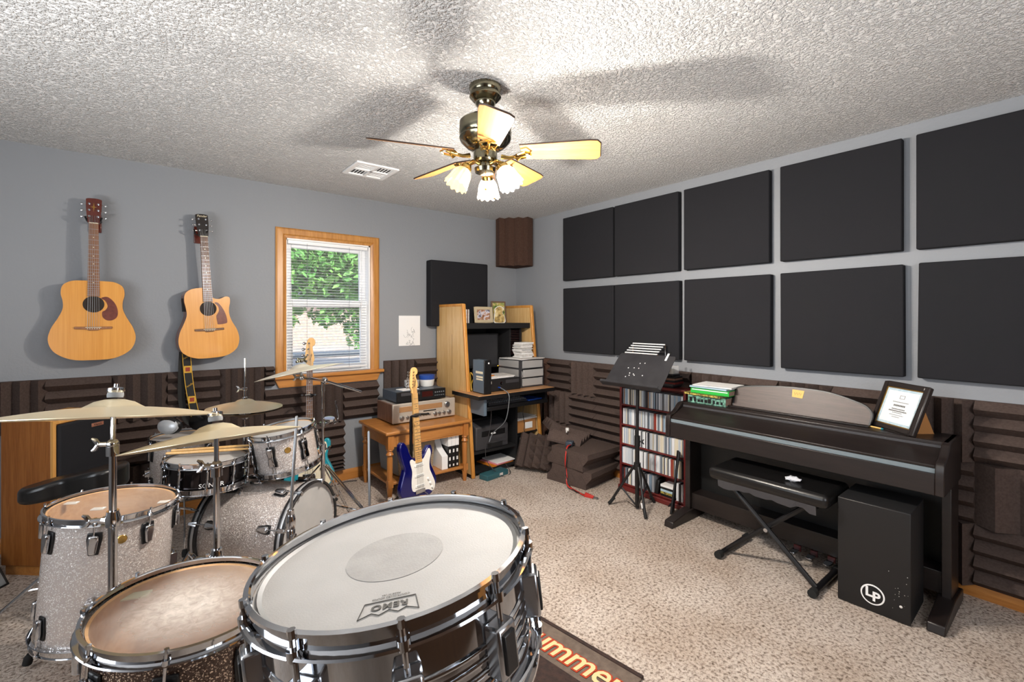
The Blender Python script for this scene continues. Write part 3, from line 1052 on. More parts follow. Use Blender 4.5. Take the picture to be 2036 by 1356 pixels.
GY = 3.862
g1 = acoustic('acoustic_guitar', 'pale spruce dreadnought guitar hanging leftmost on the grey wall, red headstock', (-.238, GY, 1.122), 0, DREAD, .1, K['mahogany'], K['rosewood'], K['head_red'],
              [(.035, .385), (.052, .37), (.062, .35), (.065, .33), (.055, .31), (.04, .297), (.043, .265), (.065, .245), (.095, .25), (.113, .275), (.112, .32), (.095, .362), (.065, .392)], 'star', K['rosewood'])
g2 = acoustic('acoustic_guitar', 'cutaway acoustic guitar hanging beside the window, dark headstock and brown sides', (.376, GY, 1.103), math.radians(-3.0), CUT, .1, K['mahogany'], K['dark_fret'], K['piano'],
              [(.04, .385), (.06, .36), (.064, .33), (.054, .308), (.046, .29), (.05, .245), (.056, .232), (.10, .236), (.112, .25), (.105, .30), (.085, .35), (.06, .385)], 'Fender', K['dark_fret'], math.radians(7))
MB().box(-.128 - .012, -.12, .03, .07, .33, .42).build('preamp_panel', K['black_matte'], g2)
for loc, lb in (((-.238, YB, 1.99), 'dark wooden wall hanger holding the leftmost guitar by its headstock'), ((.314, YB, 1.975), 'dark wooden wall hanger holding the cutaway guitar by its headstock')):
    h = thing('guitar_hanger', lb, 'guitar hanger', loc)
    MB().box(-.03, .03, -.014, 0, -.06, .06).build('wall_block', K['head_red'], h, bevel=.004)
    for s_ in (-1, 1):
        MB().tube([(0, -.012, 0), (s_ * .022, -.06, -.005), (s_ * .033, -.10, -.004), (s_ * .033, -.135, .0), (s_ * .038, -.15, .014)], .0055, 8).build('hook', K['black_metal'], h)

# strap hanging from the cutaway guitar
st = thing('guitar_strap', 'black guitar strap with yellow woven patches hanging below the cutaway guitar', 'guitar strap', (.24, 3.90, 1.12))
cl = crom([(-.005, .01, .03), (.0, 0, -.06), (.012, -.012, -.2), (.03, -.03, -.33), (.05, -.02, -.44), (.06, 0, -.485)], 8, False)
cl2 = crom([(-.025, .02, .03), (-.03, .02, -.1), (-.03, .025, -.3), (.0, .02, -.45), (.05, .005, -.49)], 8, False)


def ribbon(mb, pts, hw, thick, x0=-1.0, x1=1.0, off=0.0):
    for i in range(len(pts) - 1):
        a, c = pts[i], pts[i + 1]
        mb.hexa([(a.x + x0 * hw, a.y - thick - off, a.z), (a.x + x1 * hw, a.y - thick - off, a.z), (a.x + x1 * hw, a.y - off, a.z), (a.x + x0 * hw, a.y - off, a.z)],
                [(c.x + x0 * hw, c.y - thick - off, c.z), (c.x + x1 * hw, c.y - thick - off, c.z), (c.x + x1 * hw, c.y - off, c.z), (c.x + x0 * hw, c.y - off, c.z)])
    return mb


ribbon(MB(), cl, .025, .002).build('front_webbing', K['strap'], st, smooth=60)
ribbon(MB(), cl2, .02, .002).build('rear_webbing', K['strap'], st, smooth=60)
e = MB()
ribbon(e, cl, .025, .0008, -1.0, -.84, .002)
ribbon(e, cl, .025, .0008, .84, 1.0, .002)
e.build('border_stitching', K['gold'], st, smooth=60)
for i, k in enumerate((10, 22, 34)):
    p = cl[k]
    d = (cl[k + 1] - cl[k - 1]).normalized()
    M = T(p + Vector((0, -.0028, 0))) @ RX(math.atan2(d.y, -d.z))
    pt = MB().box(-.021, .021, -.001, 0, -.024, .024).build('woven_patch', K['gold'], st, M=M)
    MB().box(-.013, .013, -.0018, -.0008, -.014, .014).build('patch_motif', K['red_thread'], pt)
for k in (4, 16, 28):
    p = cl[k]
    text('lettering', 'Fender', .02, K['gold'], st, T(p + Vector((0, -.004, 0))) @ RY(-.6) @ FACE_MY, shear=.3)


# ---- solid-body guitars
STRAT = [(0, 0), (.09, .008), (.145, .05), (.162, .11), (.137, .175), (.117, .222), (.122, .265), (.138, .305), (.13, .345), (.105, .352), (.072, .32), (.045, .29), (.0, .288), (-.045, .295), (-.068, .33),
         (-.088, .38), (-.118, .412), (-.145, .40), (-.152, .35), (-.137, .28), (-.122, .228), (-.142, .17), (-.165, .10), (-.15, .045), (-.09, .008)]
GUARD = [(.02, .055), (.075, .05), (.112, .032), (.135, .05), (.14, .085), (.118, .14), (.098, .19), (.1, .24), (.115, .29), (.11, .325), (.095, .33), (.07, .30), (.05, .275), (.03, .268), (-.03, .268), (-.055, .285), (-.075, .27), (-.06, .2), (-.07, .13), (-.065, .075), (-.03, .06)]


def solidbody(name, label, cat, loc, rot, k, body_m, guard_m, neck_len, board_m, pegs, bass):
    t = thing(name, label, cat, loc, rot=rot)
    ol = crom([(x * k, z * k) for x, z in STRAT], 6)
    MB().prism([(p[0], p[1]) for p in ol], 0, .043, XZ).build('body', body_m, t, bevel=.009, seg=3, smooth=50)
    gd = crom([(x * k, z * k) for x, z in GUARD], 5)
    MB().prism([(p[0], p[1]) for p in gd], -.0025, 0, XZ).build('pickguard', guard_m, t)
    if not bass:
        for z in (.095, .165, .235):
            pk = MB().box(-.042, .042, -.008, -.002, z - .009, z + .009).build('pickup', K['white'], t, bevel=.004)
            pp = MB()
            for i in range(6):
                pp.cyl((-.026 + i * .0104, -.0088, z), (-.026 + i * .0104, -.0078, z), .0025, n=8)
            pp.build('pole_pieces', K['steel'], pk)
        for x, z in ((.075, .125), (.093, .092), (.108, .06)):
            MB().lathe([(.009, 0), (.0085, .006), (.0065, .013), (0, .013)], 14, T((x, -.0025, z)) @ RX(PI / 2)).build('control_knob', K['white'], t)
        MB().box(-.042, .042, -.01, 0, .045, .07).build('bridge', K['chrome'], t, bevel=.002)
        MB().tube([(.03, -.008, .05), (.05, -.02, .03), (.06, -.024, .01)], .0025, 6).build('tremolo_arm', K['chrome'], t)
    else:
        for z, x in ((.22 * k, -.02), (.24 * k, .022)):
            MB().box(x - .028, x + .028, -.012, -.002, z - .012, z + .012).build('pickup', K['black'], t, bevel=.003)
        MB().box(-.045, .045, -.012, 0, .07, .13).build('bridge', K['chrome'], t, bevel=.003)
        for x, z in ((.085, .16), (.105, .11)):
            MB().lathe([(.01, 0), (.009, .012), (0, .013)], 14, T((x, -.0025, z)) @ RX(PI / 2)).build('control_knob', K['chrome'], t)
    Z0, ZN = .27 * k, neck_len
    MB().hexa([(-.027, -.002, Z0), (.027, -.002, Z0), (.022, .02, Z0), (-.022, .02, Z0)], [(-.0205, -.002, ZN), (.0205, -.002, ZN), (.016, .018, ZN), (-.016, .018, ZN)]).build('neck', K['maple_neck'], t, bevel=.004)
    fb = MB().hexa([(-.028, -.009, Z0 - .015), (.028, -.009, Z0 - .015), (.028, -.002, Z0 - .015), (-.028, -.002, Z0 - .015)], [(-.021, -.009, ZN), (.021, -.009, ZN), (.021, -.002, ZN), (-.021, -.002, ZN)]).build('fretboard', board_m, t)
    sc = (ZN - .055)
    for i in range(1, 22):
        z = ZN - sc * (1 - 2 ** (-i / 12))
        if z < Z0:
            break
        hw = .021 + .007 * (ZN - z) / (ZN - Z0)
        MB().box(-hw, hw, -.0102, -.009, z - .001, z + .001).build('fret', K['steel'], fb, smooth=0)
    dt = MB()
    for i in (3, 5, 7, 9, 12, 15, 17):
        z = ZN - sc * (1 - 2 ** (-(i - .5) / 12))
        dt.cyl((0, -.0098, z), (0, -.0088, z), .0032, n=10)
    dt.build('inlay', K['black'] if not bass else K['cream'], fb)
    q = 1.0 if not bass else 1.22
    hp = crom([(-.021, 0), (-.024, .02), (-.034, .04), (-.036, .06), (-.028, .12 * q), (-.018, .165 * q), (.0, .182 * q), (.026, .178 * q), (.038, .158 * q), (.033, .135 * q), (.018, .122 * q), (.03, .08), (.032, .05), (.024, .03), (.021, 0)], 4)
    ho = MB().prism([(p[0], p[1] + ZN) for p in hp], -.001, .013, XZ).build('headstock', K['maple_neck'], t, bevel=.002)
    for i in range(pegs):
        f = i / (pegs - 1)
        z = ZN + .045 + f * (.105 if not bass else .135)
        x = -.021 + .017 * f
        tm = MB()
        tm.cyl((x, 0, z), (x, -.011, z), .0035 if not bass else .006, n=8)
        tm.cyl((x - .012, .007, z), (x - .032, .007, z), .003, n=6)
        tm.ball((x - .038, .007, z), .009 if not bass else .014, 8, (.9, .4, .9))
        tm.build('tuning_peg', K['chrome'], t)
        f2 = (i - (pegs - 1) / 2) / ((pegs - 1) / 2)
        MB().tube([(f2 * .026, -.012, .075), (f2 * .017, -.0115, ZN), (x, -.009, z)], .0006 if not bass else .0012, 5).build('string', K['steel'], t)
    text('lettering', 'Fender', .02, K['black'], ho, T((.006, -.0018, ZN + .07)) @ RY(-1.3) @ FACE_MY, shear=.3)
    return t


def guitar_stand(label, loc, rz, h, group=None):
    t = thing('guitar_stand', label, 'guitar stand', loc, rz, group)
    MB().tube([(0, .10, .10), (0, .10, h - .06), (0, .095, h - .02), (0, .05, h)], .012, 10).build('post', K['black_metal'], t)
    for s_ in (-1, 1):
        MB().tube([(0, .055, h), (s_ * .04, .04, h), (s_ * .047, -.0, h + .005), (s_ * .045, -.03, h + .012)], .008, 8).build('neck_yoke', K['black_metal'], t)
        MB().tube([(0, .10, .11), (s_ * .10, .06, .115), (s_ * .10, -.01, .10), (s_ * .10, -.045, .115)], .008, 8).build('cradle_arm', K['black_metal'], t)
    for a in (90, 210, 330):
        lg = MB().tube([(0, .10, .2), (.22 * math.cos(math.radians(a)), .10 + .22 * math.sin(math.radians(a)), .012)], .009, 8).build('leg', K['black_metal'], t)
        MB().ball((.22 * math.cos(math.radians(a)), .10 + .22 * math.sin(math.radians(a)), .013), .013, 8).build('rubber_foot', K['rubber'], lg)
    return t


# blue guitar in front of the side table
rzb = -YAW + math.radians(52)
bg = solidbody('electric_guitar', 'metallic blue electric guitar with white pickguard standing before the side table', 'guitar', (1.515, 2.93, .118), (math.radians(-6), math.radians(1), rzb), 1.0, K['blue'], K['parchment'], .735, K['maple_neck'], 6, False)
guitar_stand('black guitar stand under the metallic blue electric guitar', (1.515, 2.93, 0), rzb, .70)
# bass by the window wall
rzb2 = -YAW + math.radians(14)
bs = solidbody('bass_guitar', 'teal and cream bass guitar standing in front of the window behind the drums', 'guitar', (.975, 3.66, .085), (math.radians(-7), math.radians(-1), rzb2), 1.08, K['teal'], K['cream'], .93, K['dark_fret'], 4, True)
guitar_stand('black guitar stand carrying the bass guitar below the window', (.975, 3.66, 0), rzb2, .80)

# ---- drawing pinned to the wall
pg = thing('pencil_drawing', 'white sheet with a faint pencil sketch taped to the wall right of the window', 'drawing', (1.955, YB - .001, 1.265))
MB().box(-.108, .108, -.002, 0, -.14, .14).build('sheet', K['vinyl'], pg, smooth=0)
sk = MB()
rg = random.Random(5)
for i in range(11):
    x, z = rg.uniform(-.04, .045), rg.uniform(-.11, -.05)
    pts = [(x, -.0022, z)]
    for k in range(4):
        pts.append((pts[-1][0] + rg.uniform(-.03, .03), -.0022, pts[-1][2] + rg.uniform(-.03, .03)))
    sk.tube(crom(pts, 4, False), .0008, 4)
sk.tube([(.04, -.0022, .015), (.052, -.0022, -.02)], .0018, 4)
sk.build('pencil_lines', K['grey'], pg)

# ---------------------------------------------------------------- drums
def hoop_mb(R, flip=1, z=0.0, h=.022, ears=None):
    """flanged metal hoop; z is where the head sits"""
    p = [(R - .007, z - flip * .004), (R - .007, z + flip * h), (R - .005, z + flip * (h + .002)), (R + .001, z + flip * (h + .001)), (R + .001, z + flip * (h - .003)), (R - .004, z + flip * (h - .004)), (R - .004, z - flip * .005),
         (R + .006, z - flip * .007), (R + .0075, z - flip * .0095), (R + .005, z - flip * .011), (R - .007, z - flip * .009)]
    return MB().lathe(p, 72, closed=True)


def lug_mb(h_):
    """a rounded keystone-shaped lug; x outward"""
    mb = MB()
    pl = [(-.017, h_ / 2), (.017, h_ / 2), (.02, h_ * .15), (.013, -h_ / 2), (-.013, -h_ / 2), (-.02, h_ * .15)]
    mb.prism([(a * .8, c * .85) for a, c in pl], 0, .022, YZ)
    return mb, pl


def drum(name, label, cat, center_top, n, r, h, wrap, lining, head_top, nlug, a_off=0.0, style='keystone', legs=None, group=None, head_bot=None, lug_h=.08, lowlugs=True, badge=True):
    """center_top: middle of the upper rim; n: axis; root at the drum's base"""
    n = Vector(n).normalized()
    base = Vector(center_top) - n * h
    R_ = aim(n)
    t = thing(name, label, cat, base, rot=R_.to_euler(), group=group)
    zt = h - .015      # batter head level
    zb = .022
    rs = r - .012
    MB().lathe([(rs, zb - .004), (rs, zt + .002)], 72).build('shell', wrap, t)
    MB().lathe([(rs - .006, zb), (rs - .006, zt), (rs - .0005, zt + .0025)], 64).build('shell_lining', lining, t)
    MB().lathe([(0, zt), (r - .0075, zt)], 64).build('batter_head', head_top, t, smooth=0)
    MB().lathe([(0, zb), (r - .0075, zb)], 64).build('bottom_head', head_bot or K['head_clear'], t, smooth=0)
    hoop_mb(r, 1, zt, .0135).build('top_hoop', K['chrome'], t)
    hoop_mb(r, -1, zb, .021).build('bottom_hoop', K['chrome'], t)
    for i in range(nlug):
        a = a_off + 2 * PI * i / nlug
        Ma = RZ(a)
        if style == 'keystone':
            for up in ((1, 0) if lowlugs else (1,)):
                zc = zt - .075 if up else zb + .075
                Ml = Ma @ T((rs, 0, zc)) @ (Matrix.Identity(4) if up else RX(PI))
                mb = MB()
                pl = [(-.021, lug_h * .5), (.021, lug_h * .5), (.023, lug_h * .2), (.015, -lug_h * .5), (-.015, -lug_h * .5), (-.023, lug_h * .2)]
                mb.prism(pl, -.001, .006, YZ)
                l_ = mb.build('lug', K['black'], t, bevel=.003, M=Ml)
                MB().prism([(a_ * .68, c_ * .82) for a_, c_ in pl], .005, .022, YZ).build('lug_bow', K['chrome'], l_, bevel=.006, seg=3)
                tz = zt + .002 if up else zb - .002
                z0, z1 = (zc + lug_h * .4, tz + .012) if up else (zc - lug_h * .4, tz - .012)
                rd = MB().cyl((rs + .013, 0, z0), (rs + .013, 0, z1), .0032, n=8)
                rd.cyl((rs + .013, 0, tz - (.010 if up else -.010)), (rs + .013, 0, tz), .0065, n=8)
                rd.cyl((rs + .013, 0, z1), (rs + .013, 0, z1 + (.008 if up else -.008)), .0045, n=6)
                rd.build('tension_rod', K['chrome'], t, M=Ma)
        elif style == 'box':
            lb_ = MB().box(rs - .002, rs + .022, -.016, .016, zb + .03, zt - .038).build('lug', K['chrome_soft'], t, bevel=.004, M=Ma)
            MB().box(rs + .02, rs + .025, -.010, .010, zb + .036, zt - .046).build('lug_bow', K['black'], lb_, bevel=.002)
            for tz, s_, z0 in ((zt, 1, zt - .05), (zb, -1, zb + .04)):
                q = MB().cyl((rs + .013, 0, z0), (rs + .013, 0, tz + s_ * .012), .0034, n=10)
                q.cyl((rs + .013, 0, tz - s_ * .012), (rs + .013, 0, tz - s_ * .001), .0075, n=12)
                q.cyl((rs + .013, 0, tz + s_ * .010), (rs + .013, 0, tz + s_ * .019), .0046, n=8)
                q.build('tension_rod', K['chrome'], t, M=Ma)
        else:
            # long tube lug with a post in the middle
            rd = MB().cyl((rs + .015, 0, zb + .02), (rs + .015, 0, zt - .02), .0058, n=10)
            rd.cyl((rs - .001, 0, (zb + zt) / 2), (rs + .015, 0, (zb + zt) / 2), .007, n=10)
            rd.build('tube_lug', K['chrome'], t, M=Ma)
            for tz, s_ in ((zt, 1), (zb, -1)):
                q = MB().cyl((rs + .015, 0, tz - s_ * .03), (rs + .015, 0, tz + s_ * .012), .0032, n=8)
                q.cyl((rs + .015, 0, tz - s_ * .012), (rs + .015, 0, tz - s_ * .001), .0075, n=8)
                q.cyl((rs + .015, 0, tz + s_ * .012), (rs + .015, 0, tz + s_ * .021), .0045, n=6)
                q.build('tension_rod', K['chrome'], t, M=Ma)
    if badge:
        a = a_off + PI / nlug
        MB().lathe([(0, .0022), (.014, .002), (.016, 0)], 20, RZ(a) @ T((rs, 0, zt - .075)) @ RY(PI / 2)).build('badge', K['brass'], t)
    if legs:
        for a in legs[0]:
            M = RZ(math.radians(a))
            lg = MB().tube([(rs + .03, 0, h * .45), (rs + .03, 0, .02), (rs + .045, 0, -.02), (rs + .075, 0, -legs[1] + .06), (rs + .085, 0, -legs[1] + .02)], .0055, 8)
            lo_ = lg.build('leg', K['chrome'], t, M=M)
            MB().tube([(rs + .078, 0, -legs[1] + .045), (rs + .083, 0, -legs[1] + .03), (rs + .088, 0, -legs[1] + .006)], [.011, .016, .015], 12).build('rubber_foot', K['rubber'], lo_)
            lb_ = MB().box(rs - .002, rs + .04, -.022, .022, h * .30, h * .42)
            lb_.cyl((rs + .03, .02, h * .36), (rs + .03, .05, h * .36), .006, n=8)
            lb_.build('leg_bracket', K['chrome'], t, bevel=.006, M=M)
    return t


RT = Vector((math.cos(YAW), -math.sin(YAW), 0))
FW = Vector((math.sin(YAW), math.cos(YAW), 0))

# front snare with coated white head
fs_c, fs_n = Vector((.276, .612, 1.063)), Vector((-.088, .078, .993)).normalized()
fsn = drum('snare_drum', 'chrome snare drum with white coated head nearest the camera', 'drum', fs_c, fs_n, .184, .165, K['chrome'], K['steel'], K['head_white'], 10, math.radians(-112), 'box', badge=False)
bd = MB()
rs = .172
for z in (.034, .048, .062, .076, .090):
    bd.lathe([(rs - .001, z - .0042), (rs + .003, z - .002), (rs + .0035, z), (rs + .003, z + .002), (rs - .001, z + .0042)], 72)
bd.build('shell_beads', K['chrome'], fsn)
dt = MB().lathe([(0, .1505), (.066, .1505)], 48).build('reinforcement_dot', K['head_grey'], fsn, smooth=0)
# printed maker's mark on the head
inv = aim(fs_n).inverted()


c_ = Vector((-.0560, -.1085, 0))
ang = 2.6464      # the print faces the player, upside down to the camera
LM = T((c_.x, c_.y, .1508)) @ RZ(ang)
text('lettering', 'REMO', .0145, K['ink'], fsn, LM, .0002, space=1.12, offset=.0004)
lg = MB()
for pts in ([(-.033, -.012), (.033, -.012)], [(-.033, -.012), (-.038, .02), (-.022, .0115), (-.012, .018), (0, .0105), (.012, .018), (.022, .0115), (.038, .02), (.033, -.012)]):
    lg.tube([(p[0], p[1], .0) for p in [(q_[0] * .88, q_[1] * .88) for q_ in pts]], .0006, 5)
lg.build('crown_emblem', K['ink'], fsn, M=LM)
text('lettering', 'CONTROLLED SOUND', .0042, K['ink'], fsn, LM @ T((0, -.017, 0)), .0001)
text('lettering', 'MADE IN USA', .0036, K['ink'], fsn, LM @ T((0, -.0225, 0)), .0001)
# throw-off on the right side
ta = math.atan2((inv @ (RT * .8 + FW * .5)).y, (inv @ (RT * .8 + FW * .5)).x)
th = MB().box(.170, .196, -.019, .019, .055, .13).build('throw_off', K['chrome_soft'], fsn, bevel=.004, M=RZ(ta))
MB().prism([(-.012, .07), (.012, .07), (.016, .11), (.012, .15), (-.01, .15), (-.015, .11)], .196, .203, YZ).build('throw_lever', K['chrome'], th, bevel=.003)
MB().cyl((.196, 0, .045), (.218, 0, .045), .009, n=12).cyl((.19, -.012, .062), (.21, -.012, .062), .005, n=8).build('tension_knob', K['chrome'], th)
bt_ = MB().box(.170, .19, -.016, .016, .045, .09).build('butt_plate', K['chrome_soft'], fsn, bevel=.004, M=RZ(ta + PI))


def drum_stand(name, label, c, rad, zbasket, m='chrome'):
    t = thing(name, label, 'drum stand', (c[0], c[1], 0))
    MB().cyl((0, 0, .12), (0, 0, zbasket - .10), .012, n=12).build('post', K[m], t)
    for k in range(3):
        a = math.radians(90 + 120 * k)
        u = Vector((math.cos(a), math.sin(a), 0))
        MB().tube([(0, 0, zbasket - .11), u * (rad * .6) + Vector((0, 0, zbasket - .05)), u * (rad + .004) + Vector((0, 0, zbasket - .02)), u * (rad + .012) + Vector((0, 0, zbasket + .01))], .006, 8).build('basket_arm', K[m], t)
        lg_ = MB().tube([(0, 0, .34), u * .29 + Vector((0, 0, .018))], .008, 8).build('leg', K[m], t)
        MB().tube([(0, 0, .14), u * .17 + Vector((0, 0, .155))], .005, 6).build('leg_brace', K[m], lg_)
        MB().ball(u * .295 + Vector((0, 0, .015)), .015, 8).build('rubber_foot', K['rubber'], lg_)
    return t


fb_ = fs_c - fs_n * .165
drum_stand('snare_stand', 'chrome stand holding up the nearest snare drum', fb_ + Vector((.0, 0, 0)), .15, fb_.z - .04)

# clear-headed floor tom in the near left corner
nt_c = Vector((.082, 1.245, .765))
drum('floor_tom', 'dark brown sparkle floor tom with worn clear head, just left of the nearest snare', 'drum', nt_c, (.06, -.02, .998), .184, .38, K['rootbeer'], K['maple'], K['head_worn'], 8, math.radians(-150), legs=((200, 320, 80), .385))
fel = MB().box(-.03, .03, -.014, .014, 0, .004)
ff = thing('felt_damper', 'pale yellow felt strip stuck on the worn clear drumhead', 'felt strip', Vector((-0.0142, 1.3658, 0.7656)).to_tuple()[:2] + (.7445,), -YAW + .35)
fel.build('felt', mat('pale_felt', 'cfc9a4', .95), ff, bevel=.001)

for k, (px_, py_, lb) in enumerate(((145, 996, 'leftmost white gel pad on the clear head of the tall floor tom'), (197, 1012, 'white gel pad nearest the stand tube on the tall floor tom head'), (318, 999, 'rightmost white gel pad on the clear head of the tall floor tom'))):
    pd_ = [(-.221, 2.529), (-.135, 2.41), (.07, 2.382)][k]
    gp = thing('gel_pad', lb, 'damper pad', (pd_[0], pd_[1], .656 - .021 - .07 * (pd_[0] + .086)), -YAW + .2, 'gel pads on the floor tom')
    MB().box(-.022, .022, -.012, .012, 0, .005).build('pad', K['white'], gp, bevel=.002)
# silver sparkle kit
ft_c = Vector((-.086, 2.434, .656))
drum('floor_tom', 'tall silver sparkle floor tom with clear head in front of the black drum seat', 'drum', ft_c, (.07, .0, 1), .209, .485, K['pearl'], K['maple'], K['head_clear'], 8, math.radians(-103), legs=((142, 262, 22), .17))
rt_c = Vector((.588, 2.726, .796))
tomd = drum('rack_tom', 'silver sparkle rack tom mounted over the bass drum', 'drum', rt_c, (-.16, .0, .987), .162, .225, K['pearl'], K['maple'], K['head_white'], 6, math.radians(-128), lug_h=.07)
sn_c = Vector((.257, 2.795, .691))
sn = drum('snare_drum', 'black snare drum with drumsticks lying on it, between floor tom and bass drum', 'drum', sn_c, (.05, .0, 1), .184, .15, K['piano_black'] if False else mat('black_nickel_shell', '3a3536', .12, .9), K['steel'], K['head_white'], 10, math.radians(-95), 'tube', badge=False)
aw = math.atan2((sn_c - Vector((0, 0, 0)))[1], 0) if False else None
dirc = (-sn_c + Vector((0, 0, sn_c.z))).normalized()
asn = math.atan2(dirc.y, dirc.x) + .12
text('lettering', 'SONOR', .03, K['vinyl'], sn, RZ(asn) @ T((.1735, 0, .045)) @ RZ(PI / 2) @ RX(PI / 2))
drum_stand('snare_stand', 'chrome stand under the black snare drum with sticks', sn_c - Vector((0, 0, .15)), .15, sn_c.z - .19)
bk_c = Vector((0.1903, 3.5159, 0.6648))
drum('floor_tom', 'small silver sparkle tom carrying the headphones, behind the black snare', 'drum', bk_c, (0, 0, 1), .17, .36, K['pearl'], K['maple'], K['head_white'], 6, math.radians(-100), legs=((150, 270, 30), bk_c.z - .36))

# drumsticks on the black snare
for k, (dx, dy, rz, lb) in enumerate(((.03, .03, -.52, 'lower'), (.055, .075, -.47, 'upper'))):
    s_ = MB().tube([(-.205, 0, 0), (-.2, 0, 0), (.10, 0, 0), (.175, 0, 0), (.19, 0, 0), (.197, 0, 0), (.203, 0, 0)], [.004, .0072, .0072, .004, .0048, .0042, .001], 10)
    o = s_.build('drumstick', K['maple_neck'], None)
    o.location = sn_c + Vector((dx, dy, .008 + .002 * k))
    o.rotation_euler = (0, .04, rz + .25)
    tag(o, 'pale wooden drumstick lying across the black snare, %s of the pair' % ('nearer' if k == 0 else 'farther'), 'drumstick', 'drumsticks on the snare')

# headphones on the small tom
hp = thing('headphones', 'silver and black headphones resting on the small tom', 'headphones', (bk_c.x, bk_c.y, bk_c.z + .052), -YAW - .1)
hp.scale = (1.22, 1.22, 1.22)
for s_, cx, yy in ((-1, -.02, -.05), (1, .06, .05)):
    M = T((cx, yy, .01)) @ RX(math.radians(-75 if s_ < 0 else 80)) @ Matrix.Diagonal((1.35, 1.0, 1, 1))
    ec = MB().lathe([(0, -.012), (.04, -.012), (.045, 0), (.042, .012), (0, .012)], 32, M).build('ear_cushion', K['leather'], hp)
    MB().lathe([(.041, .008), (.038, .02), (.028, .029), (0, .034)], 32, T((cx, yy, .01)) @ RX(math.radians(75 if s_ < 0 else -80)) @ Matrix.Diagonal((1.35, 1.0, 1, 1))).build('ear_cup', mat('silver_paint', 'b4b6b9', .3, .3) if s_ < 0 else K['black'], ec)
MB().tube(crom([(-.02, -.045, .04), (.02, -.03, .062), (.075, .0, .055), (.085, .03, .03), (.06, .05, .035)], 6, False), .006, 8).build('headband', K['black'], hp)

# bass drum, axis across the room
bdc_f = Vector((0.6898, 2.5435, 0.2736))
axis = (RT * .985 - FW * .16).normalized()
L_ = .505
zc = .278
bd = thing('bass_drum', 'silver sparkle bass drum with black hoops and white front head', 'drum', Vector((bdc_f.x, bdc_f.y, zc)) - axis * L_, rot=aim(axis).to_euler())
RB = .232
MB().lathe([(RB, .01), (RB, L_ - .01)], 80).build('shell', K['pearl'], bd)
MB().lathe([(0, L_ - .018), (RB + .004, L_ - .018)], 64).build('front_head', K['head_white'], bd, smooth=0)
MB().lathe([(0, .018), (RB + .004, .018)], 64).build('batter_head', K['head_white'], bd, smooth=0)
for z0, z1, nm in ((0, .042, 'batter_hoop'), (L_ - .042, L_, 'front_hoop')):
    hpb = MB().lathe([(RB + .002, z0), (RB + .002, z1), (RB + .012, z1), (RB + .013, z1 - .001), (RB + .013, z0 + .001), (RB + .012, z0)], 80, closed=True).build(nm, K['black_hoop'], bd)
    zm = (z0 + z1) / 2
    MB().lathe([(RB + .0135, zm - .007), (RB + .0142, zm - .006), (RB + .0142, zm + .006), (RB + .0135, zm + .007)], 80).build('hoop_inlay', K['silver_inlay'], hpb)
invb = aim(axis).inverted()
u_ = invb @ Vector((0, 0, 1))
aup = math.atan2(u_.y, u_.x)
for i in range(8):
    a = aup + 2 * PI * (i + .5) / 8
    Ma = RZ(a)
    for e_ in (0, 1):
        zl = .11 if not e_ else L_ - .11
        sg = -1 if not e_ else 1
        pl = [(-.02, .032), (.02, .032), (.022, .01), (.014, -.036), (-.014, -.036), (-.022, .01)]
        M2 = Ma @ T((RB, 0, zl)) @ (Matrix.Identity(4) if e_ else RX(PI))
        l_ = MB().prism(pl, -.001, .006, YZ).build('lug', K['black'], bd, bevel=.003, M=M2)
        MB().prism([(x * .7, z * .82) for x, z in pl], .005, .024, YZ).build('lug_bow', K['chrome'], l_, bevel=.006, seg=3)
        zh = 0 if not e_ else L_
        rd = MB().cyl((RB + .016, 0, zl + sg * .02), (RB + .016, 0, zh + sg * .012), .0036, n=8)
        rd.build('tension_rod', K['chrome'], bd, M=Ma)
        cw = MB().hexa([(RB + .008, -.012, zh - sg * .035), (RB + .016, -.012, zh - sg * .035), (RB + .016, .012, zh - sg * .035), (RB + .008, .012, zh - sg * .035)],
                       [(RB - .004, -.008, zh + sg * .006), (RB + .022, -.008, zh + sg * .006), (RB + .022, .008, zh + sg * .006), (RB - .004, .008, zh + sg * .006)])
        cw.build('claw', K['chrome'], bd, bevel=.002, M=Ma)
MB().lathe([(0, .0022), (.014, .002), (.016, 0)], 20, RZ(aup) @ T((RB, 0, .10)) @ RY(PI / 2)).build('badge', K['brass'], bd)
mt = MB().box(RB - .002, RB + .014, -.035, .035, .17, .24)
mt.cyl((RB + .01, 0, .205), (RB + .20, .02, .19), .0125, n=12)
mt.build('tom_mount', K['chrome'], bd, bevel=.004, M=RZ(aup))
for s_ in (-1, 1):
    a = aup + s_ * 2.05
    sp = MB().tube([(RB, 0, L_ - .14), (RB + .03, 0, L_ - .12), (RB + .10, 0, L_ - .05)], .0055, 8)
    sp.build('spur', K['chrome'], bd, M=RZ(a))

